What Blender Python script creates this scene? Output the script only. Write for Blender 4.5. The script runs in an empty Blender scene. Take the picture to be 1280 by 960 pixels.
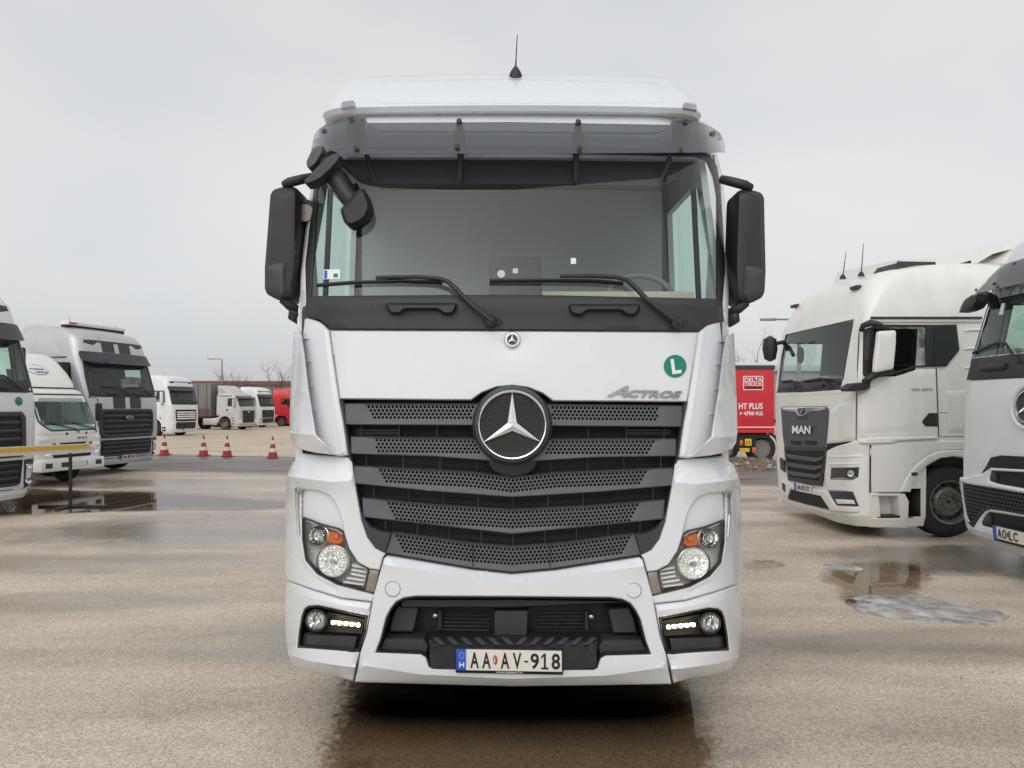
import bpy, bmesh, math, random
import numpy as np
from mathutils import Vector, Matrix
from mathutils.geometry import delaunay_2d_cdt

random.seed(7)
R = math.radians
SC = bpy.context.scene
COL = SC.collection

# ------------------------------------------------------------------ camera, light, exposure
FPX, CX, HY, CAMZ = 900.0, 640.0, 506.0, 1.8          # focal length / principal column / horizon row of the 1280x960 photo
cam_d = bpy.data.cameras.new('camera')
cam = bpy.data.objects.new('camera', cam_d)
COL.objects.link(cam)
cam.location = (0, 0, CAMZ)
cam.rotation_euler = (R(90), 0, 0)
cam_d.sensor_width = 36.0
cam_d.lens = 36.0 * FPX / 1280.0
cam_d.shift_y = (HY - 480.0) / 1280.0
cam_d.clip_start = 0.05
cam_d.clip_end = 3000
SC.camera = cam

SUN_EL, SUN_AZ = 42.0, 195.0       # azimuth clockwise from +Y (behind the camera, a little to the left)
world = bpy.data.worlds.new('World')
SC.world = world
world.use_nodes = True
wn, wl = world.node_tree.nodes, world.node_tree.links
wn.clear()
w_out = wn.new('ShaderNodeOutputWorld')
sky = wn.new('ShaderNodeTexSky')
sky.sky_type = 'NISHITA'
sky.sun_disc = False
sky.sun_elevation = R(SUN_EL)
sky.sun_rotation = R(SUN_AZ)
sky.dust_density = 5.0
hs = wn.new('ShaderNodeHueSaturation')
hs.inputs['Saturation'].default_value = 0.18
wl.new(sky.outputs[0], hs.inputs['Color'])
bg1 = wn.new('ShaderNodeBackground')
bg1.inputs['Strength'].default_value = 0.05
wl.new(hs.outputs[0], bg1.inputs['Color'])
tc = wn.new('ShaderNodeTexCoord')
mp = wn.new('ShaderNodeMapping')
mp.inputs['Scale'].default_value = (1.0, 1.0, 2.2)
wl.new(tc.outputs['Generated'], mp.inputs['Vector'])
nz = wn.new('ShaderNodeTexNoise')
nz.inputs['Scale'].default_value = 1.7
nz.inputs['Detail'].default_value = 3.0
wl.new(mp.outputs[0], nz.inputs['Vector'])
rp = wn.new('ShaderNodeValToRGB')
rp.color_ramp.elements[0].position = 0.3
rp.color_ramp.elements[0].color = (0.74, 0.775, 0.81, 1)
rp.color_ramp.elements[1].position = 0.7
rp.color_ramp.elements[1].color = (0.93, 0.935, 0.94, 1)
wl.new(nz.outputs['Fac'], rp.inputs['Fac'])
bg2 = wn.new('ShaderNodeBackground')
bg2.inputs['Strength'].default_value = 0.66
wl.new(rp.outputs['Color'], bg2.inputs['Color'])
ads = wn.new('ShaderNodeAddShader')
wl.new(bg1.outputs[0], ads.inputs[0])
wl.new(bg2.outputs[0], ads.inputs[1])
wl.new(ads.outputs[0], w_out.inputs['Surface'])

sun_d = bpy.data.lights.new('sun', 'SUN')
sun_d.energy = 0.68
sun_d.angle = R(70)
sun_d.color = (1.0, 0.975, 0.94)
sun = bpy.data.objects.new('sun', sun_d)
COL.objects.link(sun)
_sd = Vector((math.sin(R(SUN_AZ)) * math.cos(R(SUN_EL)), math.cos(R(SUN_AZ)) * math.cos(R(SUN_EL)), math.sin(R(SUN_EL))))
sun.rotation_euler = _sd.to_track_quat('Z', 'Y').to_euler()

SC.view_settings.view_transform = 'Standard'
SC.view_settings.look = 'None'
SC.view_settings.exposure = 0.0
SC.view_settings.gamma = 1.0
SC.render.engine = 'CYCLES'
SC.cycles.transparent_max_bounces = 16
SC.cycles.max_bounces = 8

# ------------------------------------------------------------------ materials
def _new(name):
    m = bpy.data.materials.new(name)
    m.use_nodes = True
    n, l = m.node_tree.nodes, m.node_tree.links
    n.clear()
    o = n.new('ShaderNodeOutputMaterial')
    return m, n, l, o

def mat(name, col, rough=0.5, metal=0.0, coat=0.0, var=None, bump=None, spec=0.5, emit=0.0, dirt=None):
    """principled paint / plastic / metal; var = (scale, amount) colour grain, bump = (scale, strength), dirt = (scale, amount, colour)"""
    m, n, l, o = _new(name)
    b = n.new('ShaderNodeBsdfPrincipled')
    b.inputs['Roughness'].default_value = rough
    b.inputs['Metallic'].default_value = metal
    b.inputs['Coat Weight'].default_value = coat
    b.inputs['Coat Roughness'].default_value = 0.06
    b.inputs['Specular IOR Level'].default_value = spec
    b.inputs['Base Color'].default_value = (*col, 1)
    l.new(b.outputs[0], o.inputs['Surface'])
    g = n.new('ShaderNodeNewGeometry')
    cur = None
    if var:
        t = n.new('ShaderNodeTexNoise')
        t.inputs['Scale'].default_value = var[0]
        t.inputs['Detail'].default_value = 4
        l.new(g.outputs['Position'], t.inputs['Vector'])
        mr = n.new('ShaderNodeMapRange')
        mr.inputs['From Min'].default_value = 0.3
        mr.inputs['From Max'].default_value = 0.7
        mr.inputs['To Min'].default_value = 1 - var[1]
        mr.inputs['To Max'].default_value = 1 + var[1]
        l.new(t.outputs['Fac'], mr.inputs['Value'])
        mx = n.new('ShaderNodeVectorMath')
        mx.operation = 'SCALE'
        mx.inputs[0].default_value = col
        l.new(mr.outputs[0], mx.inputs['Scale'])
        cur = mx.outputs['Vector']
        rr = n.new('ShaderNodeMapRange')
        rr.inputs['To Min'].default_value = rough * 0.8
        rr.inputs['To Max'].default_value = min(1, rough * 1.25)
        l.new(t.outputs['Fac'], rr.inputs['Value'])
        l.new(rr.outputs[0], b.inputs['Roughness'])
    if dirt:
        mpn = n.new('ShaderNodeMapping')
        mpn.inputs['Scale'].default_value = (1, 1, 0.3)
        l.new(g.outputs['Position'], mpn.inputs['Vector'])
        t2 = n.new('ShaderNodeTexNoise')
        t2.inputs['Scale'].default_value = dirt[0]
        t2.inputs['Detail'].default_value = 6
        t2.inputs['Roughness'].default_value = 0.65
        l.new(mpn.outputs[0], t2.inputs['Vector'])
        mr2 = n.new('ShaderNodeMapRange')
        mr2.inputs['From Min'].default_value = 0.48
        mr2.inputs['From Max'].default_value = 0.8
        mr2.inputs['To Max'].default_value = dirt[1]
        l.new(t2.outputs['Fac'], mr2.inputs['Value'])
        mxc = n.new('ShaderNodeMix')
        mxc.data_type = 'RGBA'
        l.new(mr2.outputs[0], mxc.inputs['Factor'])
        mxc.inputs['A'].default_value = (*col, 1)
        if cur is not None:
            l.new(cur, mxc.inputs['A'])
        mxc.inputs['B'].default_value = (*dirt[2], 1)
        cur = mxc.outputs['Result']
    if cur is not None:
        l.new(cur, b.inputs['Base Color'])
    if bump:
        t3 = n.new('ShaderNodeTexNoise')
        t3.inputs['Scale'].default_value = bump[0]
        t3.inputs['Detail'].default_value = 3
        l.new(g.outputs['Position'], t3.inputs['Vector'])
        bp = n.new('ShaderNodeBump')
        bp.inputs['Strength'].default_value = bump[1]
        bp.inputs['Distance'].default_value = 0.01
        l.new(t3.outputs['Fac'], bp.inputs['Height'])
        l.new(bp.outputs[0], b.inputs['Normal'])
    if emit:
        b.inputs['Emission Color'].default_value = (*col, 1)
        b.inputs['Emission Strength'].default_value = emit
    return m

def glass(name, tint, ior=1.5, rough=0.0, haze=0.0, hazecol=(0.3, 0.32, 0.32)):
    m, n, l, o = _new(name)
    tr = n.new('ShaderNodeBsdfTransparent')
    tr.inputs[0].default_value = (*tint, 1)
    gl = n.new('ShaderNodeBsdfGlossy')
    gl.inputs['Roughness'].default_value = rough
    fr = n.new('ShaderNodeFresnel')
    gb = n.new('ShaderNodeNewGeometry')
    io = n.new('ShaderNodeMapRange')                      # same index from both sides of a thin pane
    io.inputs['To Min'].default_value = ior
    io.inputs['To Max'].default_value = 1.0 / ior
    l.new(gb.outputs['Backfacing'], io.inputs['Value'])
    l.new(io.outputs[0], fr.inputs['IOR'])
    mx = n.new('ShaderNodeMixShader')
    l.new(fr.outputs[0], mx.inputs[0])
    last = tr.outputs[0]
    if haze:
        df = n.new('ShaderNodeBsdfDiffuse')
        df.inputs['Color'].default_value = (*hazecol, 1)
        m2 = n.new('ShaderNodeMixShader')
        m2.inputs[0].default_value = haze
        l.new(tr.outputs[0], m2.inputs[1])
        l.new(df.outputs[0], m2.inputs[2])
        last = m2.outputs[0]
    l.new(last, mx.inputs[1])
    l.new(gl.outputs[0], mx.inputs[2])
    l.new(mx.outputs[0], o.inputs['Surface'])
    return m

M_ = {}
GRIME = (0.30, 0.27, 0.22)
M_['white'] = mat('white_paint', (0.695, 0.72, 0.745), 0.26, coat=0.45, var=(3.0, 0.015), dirt=(2.2, 0.05, GRIME))
M_['whitefar'] = mat('white_paint_weathered', (0.74, 0.76, 0.77), 0.4, coat=0.3, var=(2.0, 0.03), dirt=(1.6, 0.30, GRIME))
M_['cream'] = mat('cream_white_paint', (0.79, 0.785, 0.745), 0.34, coat=0.4, var=(3.0, 0.015), dirt=(1.7, 0.22, GRIME))
M_['silver'] = mat('silver_paint', (0.52, 0.53, 0.54), 0.38, metal=0.35, coat=0.5, var=(4.0, 0.03), dirt=(2.0, 0.25, (0.2, 0.18, 0.15)))
M_['lightgrey'] = mat('light_grey_paint', (0.50, 0.50, 0.49), 0.4, coat=0.3, var=(3.0, 0.03), dirt=(2.0, 0.3, GRIME))
M_['red'] = mat('red_paint', (0.62, 0.02, 0.025), 0.4, coat=0.3, var=(3.0, 0.04))
M_['redtarp'] = mat('red_tarpaulin', (0.60, 0.025, 0.035), 0.5, var=(2.0, 0.06), bump=(6, 0.1))
M_['greytarp'] = mat('grey_tarpaulin', (0.17, 0.165, 0.155), 0.6, var=(1.0, 0.12), dirt=(1.0, 0.6, (0.09, 0.06, 0.05)))
M_['black'] = mat('black_plastic', (0.018, 0.018, 0.019), 0.48, var=(8, 0.12), bump=(900, 0.08))
M_['cowl'] = mat('matt_black_cowl', (0.030, 0.029, 0.030), 0.55, var=(7, 0.12), bump=(800, 0.1))
M_['slat'] = mat('dark_grey_plastic', (0.070, 0.076, 0.083), 0.42, var=(9, 0.06), bump=(900, 0.06))
M_['slat2'] = mat('charcoal_plastic', (0.035, 0.037, 0.041), 0.45, var=(9, 0.08))
M_['void'] = mat('dark_recess_plastic', (0.007, 0.007, 0.008), 0.6, var=(5, 0.2))
M_['rubber'] = mat('tyre_rubber', (0.019, 0.018, 0.018), 0.75, var=(14, 0.25), bump=(90, 0.25), dirt=(5, 0.5, (0.06, 0.05, 0.04)))
M_['rim'] = mat('steel_rim', (0.24, 0.235, 0.22), 0.45, metal=0.6, var=(12, 0.12), dirt=(7, 0.6, (0.07, 0.055, 0.045)))
M_['chrome'] = mat('chrome', (0.78, 0.78, 0.78), 0.12, metal=1.0)
M_['letter'] = mat('dark_chrome_lettering', (0.30, 0.30, 0.30), 0.25, metal=0.9)
M_['satin'] = mat('satin_metal', (0.5, 0.5, 0.49), 0.3, metal=0.9)
M_['lampchrome'] = mat('lamp_reflector', (0.88, 0.88, 0.86), 0.10, metal=1.0, bump=(60, 0.25))
M_['lampbed'] = mat('lamp_housing', (0.86, 0.85, 0.82), 0.3, metal=0.1, bump=(40, 0.4))
M_['fin'] = mat('lamp_fin_white', (0.80, 0.80, 0.77), 0.3, coat=0.5)
M_['orange'] = mat('orange_lens', (0.62, 0.13, 0.015), 0.2, coat=1.0, bump=(120, 0.3))
M_['led'] = mat('led_daylight', (1.0, 0.93, 0.75), 0.3, emit=7.0)
M_['ledbar'] = mat('led_diffuser', (1.0, 0.92, 0.72), 0.3, emit=0.08)
M_['ledbed'] = mat('led_housing', (0.05, 0.042, 0.025), 0.4)
M_['brownrefl'] = mat('brown_grey_reflector', (0.23, 0.195, 0.165), 0.35, coat=0.6, var=(60, 0.1))
M_['wind'] = glass('windscreen_glass', (0.80, 0.86, 0.85), 1.52, 0.0, 0.008, (0.33, 0.38, 0.40))
M_['doorglass'] = glass('dark_door_glass', (0.25, 0.31, 0.30), 1.5)
M_['curtain'] = mat('grey_cab_curtain', (0.40, 0.44, 0.455), 0.9, var=(1.2, 0.05))
M_['wheelgrey'] = mat('steering_wheel_grey', (0.24, 0.25, 0.25), 0.5)
M_['windg'] = glass('green_windscreen_glass', (0.62, 0.78, 0.72), 1.52, 0.0, 0.08, (0.36, 0.40, 0.39))
M_['sideglass'] = glass('side_glass', (0.74, 0.93, 0.84), 1.5)
M_['darkglass'] = mat('dark_tinted_glass', (0.012, 0.018, 0.020), 0.06, spec=0.6)
M_['smoke'] = glass('smoked_visor', (0.50, 0.515, 0.53), 1.5, 0.05, 0.34, (0.17, 0.18, 0.19))
M_['clear'] = glass('clear_lens', (0.97, 0.975, 0.975), 1.35, 0.0)
M_['mirror'] = mat('mirror_glass', (0.8, 0.8, 0.8), 0.03, metal=1.0)
M_['trim'] = mat('interior_grey', (0.17, 0.175, 0.175), 0.8, var=(4, 0.08))
M_['trimd'] = mat('interior_dark', (0.045, 0.047, 0.05), 0.7, var=(6, 0.1))
M_['beige'] = mat('interior_beige', (0.62, 0.56, 0.42), 0.8, var=(10, 0.04))
M_['plate'] = mat('number_plate_white', (0.70, 0.68, 0.63), 0.35, var=(25, 0.03))
M_['blue'] = mat('plate_blue', (0.012, 0.10, 0.55), 0.35)
M_['ink'] = mat('black_ink', (0.012, 0.012, 0.012), 0.5)
M_['whiteprint'] = mat('white_print', (0.78, 0.78, 0.77), 0.5)
M_['green'] = mat('green_sticker', (0.0, 0.20, 0.135), 0.4)
M_['emblem'] = mat('red_crest', (0.42, 0.10, 0.045), 0.5, var=(300, 0.5))
M_['orangecone'] = mat('cone_red', (0.36, 0.035, 0.027), 0.6, var=(12, 0.12), dirt=(9, 0.4, (0.2, 0.12, 0.09)))
M_['conewhite'] = mat('cone_white', (0.66, 0.62, 0.55), 0.6, var=(12, 0.1))
M_['yellow'] = mat('yellow_stripe', (0.70, 0.42, 0.03), 0.45, var=(8, 0.06))
M_['galv'] = mat('galvanised_steel', (0.28, 0.285, 0.29), 0.5, metal=0.6, var=(8, 0.1))
M_['darksteel'] = mat('dark_steel', (0.05, 0.048, 0.045), 0.55, metal=0.5, var=(20, 0.2))
M_['chassis'] = mat('chassis_black', (0.012, 0.0115, 0.011), 0.65, var=(6, 0.3))
M_['bark'] = mat('grey_bark', (0.12, 0.095, 0.08), 0.9, var=(8, 0.2))
M_['tank'] = mat('aluminium_tank', (0.55, 0.54, 0.52), 0.35, metal=0.8, var=(4, 0.08))
M_['brick'] = mat('dull_red_cladding', (0.21, 0.085, 0.075), 0.7, var=(0.6, 0.15))
M_['clad'] = mat('grey_cladding', (0.32, 0.32, 0.31), 0.7, var=(0.5, 0.12))
M_['rubble'] = mat('rubble_brown', (0.16, 0.12, 0.085), 0.95, var=(9, 0.45), bump=(20, 0.8))
M_['cyan'] = mat('blue_cloth', (0.10, 0.33, 0.50), 0.7)
M_['paper'] = mat('pale_paper', (0.70, 0.74, 0.74), 0.6)
M_['navy'] = mat('navy_print', (0.06, 0.07, 0.20), 0.5)
M_['amber'] = mat('amber_marker', (0.75, 0.50, 0.02), 0.35)
M_['ice'] = mat('frosted_ice', (0.50, 0.505, 0.50), 0.30, coat=0.3, var=(3.5, 0.42), bump=(14, 0.6))

_n, _l = M_['ice'].node_tree.nodes, M_['ice'].node_tree.links          # thin ice: half see-through in places
_t = _n.new('ShaderNodeTexNoise'); _t.inputs['Scale'].default_value = 5.5; _t.inputs['Detail'].default_value = 6
_g = _n.new('ShaderNodeNewGeometry'); _l.new(_g.outputs['Position'], _t.inputs['Vector'])
_r = _n.new('ShaderNodeMapRange'); _r.inputs['From Min'].default_value = 0.35; _r.inputs['From Max'].default_value = 0.6
_r.inputs['To Min'].default_value = 0.25; _r.inputs['To Max'].default_value = 0.95
_l.new(_t.outputs['Fac'], _r.inputs['Value'])
_l.new(_r.outputs[0], next(q for q in _n if q.type == 'BSDF_PRINCIPLED').inputs['Alpha'])

# ------------------------------------------------------------------ objects
def finish(name, me, m, parent=None, ang=38):
    ob = bpy.data.objects.new(name, me)
    COL.objects.link(ob)
    if m is not None:
        me.materials.append(m)
    if parent is not None:
        ob.parent = parent
    if len(me.polygons):
        me.polygons.foreach_set('use_smooth', [True] * len(me.polygons))
        me.set_sharp_from_angle(angle=R(ang))
    return ob

def mesh(name, verts, faces, m, parent=None, ang=38):
    me = bpy.data.meshes.new(name)
    me.from_pydata([tuple(float(c) for c in v) for v in verts], [], [tuple(int(i) for i in f) for f in faces])
    me.update()
    return finish(name, me, m, parent, ang)

def tag(o, label=None, cat=None, group=None, kind=None):
    if label: o['label'] = label
    if cat: o['category'] = cat
    if group: o['group'] = group
    if kind: o['kind'] = kind
    return o

def thing(name, label, cat, loc=(0, 0, 0), yaw=0.0, group=None):
    """Empty at the base of a thing; yaw as in Tr: local y points along (sin yaw, cos yaw)"""
    o = bpy.data.objects.new(name, None)
    o.empty_display_size = 0.2
    COL.objects.link(o)
    o.location = loc
    o.rotation_euler = (0, 0, -R(yaw))
    return tag(o, label, cat, group)

class MB:
    """collects simple solids into one mesh"""
    def __init__(s):
        s.v, s.f = [], []
    def add(s, v, f):
        k = len(s.v)
        s.v += [tuple(p) for p in v]
        s.f += [tuple(i + k for i in q) for q in f]
        return s
    def box(s, x0, x1, y0, y1, z0, z1, ch=0.0):
        """box with chamfered vertical and horizontal edges"""
        bm = bmesh.new()
        bmesh.ops.create_cube(bm, size=1.0)
        for v in bm.verts:
            v.co = Vector((x0 + (v.co.x + .5) * (x1 - x0), y0 + (v.co.y + .5) * (y1 - y0), z0 + (v.co.z + .5) * (z1 - z0)))
        if ch > 0:
            bmesh.ops.bevel(bm, geom=list(bm.edges), offset=ch, segments=2, affect='EDGES', profile=0.6)
        bm.verts.index_update()
        s.add([v.co[:] for v in bm.verts], [[v.index for v in f.verts] for f in bm.faces])
        bm.free()
        return s
    def tube(s, pts, r, n=8, cap=True):
        pts = [Vector(p) for p in pts]
        rs = r if isinstance(r, (list, tuple)) else [r] * len(pts)
        v, f = [], []
        up = Vector((0, 0, 1))
        for i, p in enumerate(pts):
            d = (pts[min(i + 1, len(pts) - 1)] - pts[max(i - 1, 0)])
            d = d.normalized() if d.length > 1e-9 else up
            a = d.cross(up)
            if a.length < 0.05: a = d.cross(Vector((1, 0, 0)))
            a.normalize()
            b = a.cross(d).normalized()
            for k in range(n):
                t = 2 * math.pi * k / n
                v.append(p + (a * math.cos(t) + b * math.sin(t)) * rs[i])
        for i in range(len(pts) - 1):
            for k in range(n):
                f.append((i * n + k, i * n + (k + 1) % n, (i + 1) * n + (k + 1) % n, (i + 1) * n + k))
        if cap:
            f.append(tuple(range(n - 1, -1, -1)))
            f.append(tuple((len(pts) - 1) * n + k for k in range(n)))
        return s.add(v, f)
    def lathe(s, prof, n=24, axis='z', c=(0, 0, 0), cap=True):
        """prof = [(radius, height)] along axis"""
        v, f = [], []
        for (r, h) in prof:
            for k in range(n):
                t = 2 * math.pi * k / n
                a, b = r * math.cos(t), r * math.sin(t)
                p = {'z': (a, b, h), 'x': (h, a, b), 'y': (a, h, b)}[axis]
                v.append((p[0] + c[0], p[1] + c[1], p[2] + c[2]))
        for i in range(len(prof) - 1):
            for k in range(n):
                f.append((i * n + k, i * n + (k + 1) % n, (i + 1) * n + (k + 1) % n, (i + 1) * n + k))
        if cap:
            f.append(tuple(range(n - 1, -1, -1)))
            f.append(tuple((len(prof) - 1) * n + k for k in range(n)))
        return s.add(v, f)
    def build(s, name, m, parent=None, ang=38):
        return mesh(name, s.v, s.f, m, parent, ang)

# ------------------------------------------------------------------ surfaces and patches
class Tr:
    """photo outline -> point on a real surface of a thing standing at o and turned by yaw.
    surface: depth v = F(u, w) behind the thing's front; root_* give the frame the mesh is written in"""
    px = True
    def __init__(s, o, yaw, F, root_o=None, root_yaw=None, tn=1.5, tf=40):
        s.o = np.array(o, float)
        a = R(yaw)
        s.U = np.array([math.cos(a), -math.sin(a), 0])
        s.V = np.array([math.sin(a), math.cos(a), 0])
        s.F, s.tn, s.tf = F, tn, tf
        s.ro = np.array(root_o if root_o is not None else o, float)
        b = R(root_yaw if root_yaw is not None else yaw)
        s.RU = np.array([math.cos(b), -math.sin(b), 0])
        s.RV = np.array([math.sin(b), math.cos(b), 0])
        s.vdir = np.array([s.V @ s.RU, s.V @ s.RV, 0.0])
        s.step = 11.0
    def map(s, x, y, d):
        x, y, d = np.asarray(x, float), np.asarray(y, float), np.asarray(d, float)
        D = np.stack([(x - CX) / FPX, np.ones_like(x), (HY - y) / FPX], 1)
        C = np.array([0, 0, CAMZ]) - s.o
        cu, cv, cw = C @ s.U, C @ s.V, C[2]
        du, dv_, dw = D @ s.U, D @ s.V, D[:, 2]
        g = lambda t: cv + t * dv_ - s.F(cu + t * du, cw + t * dw) - d
        ts = np.linspace(s.tn, s.tf, 500)
        G = np.stack([g(np.full_like(x, t)) for t in ts], 1)
        hit = G >= 0
        idx = np.where(hit.any(1), hit.argmax(1), np.clip(G.argmax(1), 1, 499))
        idx = np.clip(idx, 1, 499)
        lo, hi = ts[idx - 1], ts[idx]
        for _ in range(36):
            mid = 0.5 * (lo + hi)
            pos = g(mid) >= 0
            hi = np.where(pos, mid, hi)
            lo = np.where(pos, lo, mid)
        W = np.array([0, 0, CAMZ]) + D * hi[:, None] - s.ro
        return np.stack([W @ s.RU, W @ s.RV, W[:, 2]], 1)
    def P(s, x, y, d=0.0):
        return s.map([x], [y], [d])[0]

class Loc:
    """outline given in metres on the thing's own front (x across, height) or side (distance back, height)"""
    px = False
    def __init__(s, F, side=0):
        s.F, s.side, s.step = F, side, 0.16
        s.vdir = np.array([0, 1.0, 0]) if side == 0 else np.array([-side, 0, 0.0])
    def map(s, x, y, d):
        x, y, d = np.asarray(x, float), np.asarray(y, float), np.asarray(d, float)
        if s.side == 0:
            return np.stack([x, s.F(x, y) + d, y], 1)
        return np.stack([s.side * (s.F(x, y) - d), x, y], 1)
    def P(s, x, y, d=0.0):
        return s.map([x], [y], [d])[0]

def fillet(pts, r, n=4):
    """round every corner of a closed outline"""
    out, k = [], len(pts)
    for i in range(k):
        p0, p1, p2 = pts[i - 1], pts[i], pts[(i + 1) % k]
        a = Vector((p0[0] - p1[0], p0[1] - p1[1])); b = Vector((p2[0] - p1[0], p2[1] - p1[1]))
        if a.length < 1e-9 or b.length < 1e-9: continue
        ra, rb = min(r, a.length * .45), min(r, b.length * .45)
        if a.normalized().dot(b.normalized()) < -0.985:
            out.append(p1); continue
        A = Vector((p1[0], p1[1])) + a.normalized() * ra
        B = Vector((p1[0], p1[1])) + b.normalized() * rb
        for q in range(n + 1):
            t = q / n
            c = A * (1 - t) ** 2 + Vector((p1[0], p1[1])) * 2 * t * (1 - t) + B * t * t
            out.append((c.x, c.y) + tuple(p1[2:]))
    return out

def circ(cx, cy, r, n=28, ry=None):
    ry = ry or r
    return [(cx + r * math.cos(2 * math.pi * k / n), cy + ry * math.sin(2 * math.pi * k / n)) for k in range(n)]

def resample(pts, step, closed=True):
    out, k = [], len(pts)
    for i in range(k if closed else k - 1):
        p, q = pts[i], pts[(i + 1) % k]
        n = max(1, int(math.ceil(math.hypot(q[0] - p[0], q[1] - p[1]) / step)))
        for j in range(n):
            t = j / n
            d = None
            if len(p) > 2 and len(q) > 2: d = p[2] * (1 - t) + q[2] * t
            elif len(p) > 2 and j == 0: d = p[2]
            out.append((p[0] + (q[0] - p[0]) * t, p[1] + (q[1] - p[1]) * t, d))
    if not closed:
        p = pts[-1]
        out.append((p[0], p[1], p[2] if len(p) > 2 else None))
    return out

def inside(poly, X, Y):
    P = np.array([(p[0], p[1]) for p in poly])
    r = np.zeros(len(X), bool)
    j = len(P) - 1
    for i in range(len(P)):
        yi, yj, xi, xj = P[i, 1], P[j, 1], P[i, 0], P[j, 0]
        if yi != yj:
            r ^= ((yi > Y) != (yj > Y)) & (X < (xj - xi) * (Y - yi) / (yj - yi) + xi)
        j = i
    return r

def inset(loop, w):
    P = np.array([(p[0], p[1]) for p in loop])
    k = len(P)
    area = 0.5 * sum(P[i - 1, 0] * P[i, 1] - P[i, 0] * P[i - 1, 1] for i in range(k))
    sg = 1 if area > 0 else -1
    out = []
    for i in range(k):
        e1, e2 = P[i] - P[i - 1], P[(i + 1) % k] - P[i]
        n1 = np.array([-e1[1], e1[0]]) / (np.hypot(*e1) + 1e-9)
        n2 = np.array([-e2[1], e2[0]]) / (np.hypot(*e2) + 1e-9)
        nn = n1 + n2
        L = np.hypot(*nn)
        if L < 0.3: nn, L = n1, 1.0
        nn = nn / L
        c = max(0.5, float(nn @ n1))
        out.append(tuple(P[i] + sg * nn * w / c))
    return out

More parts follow.
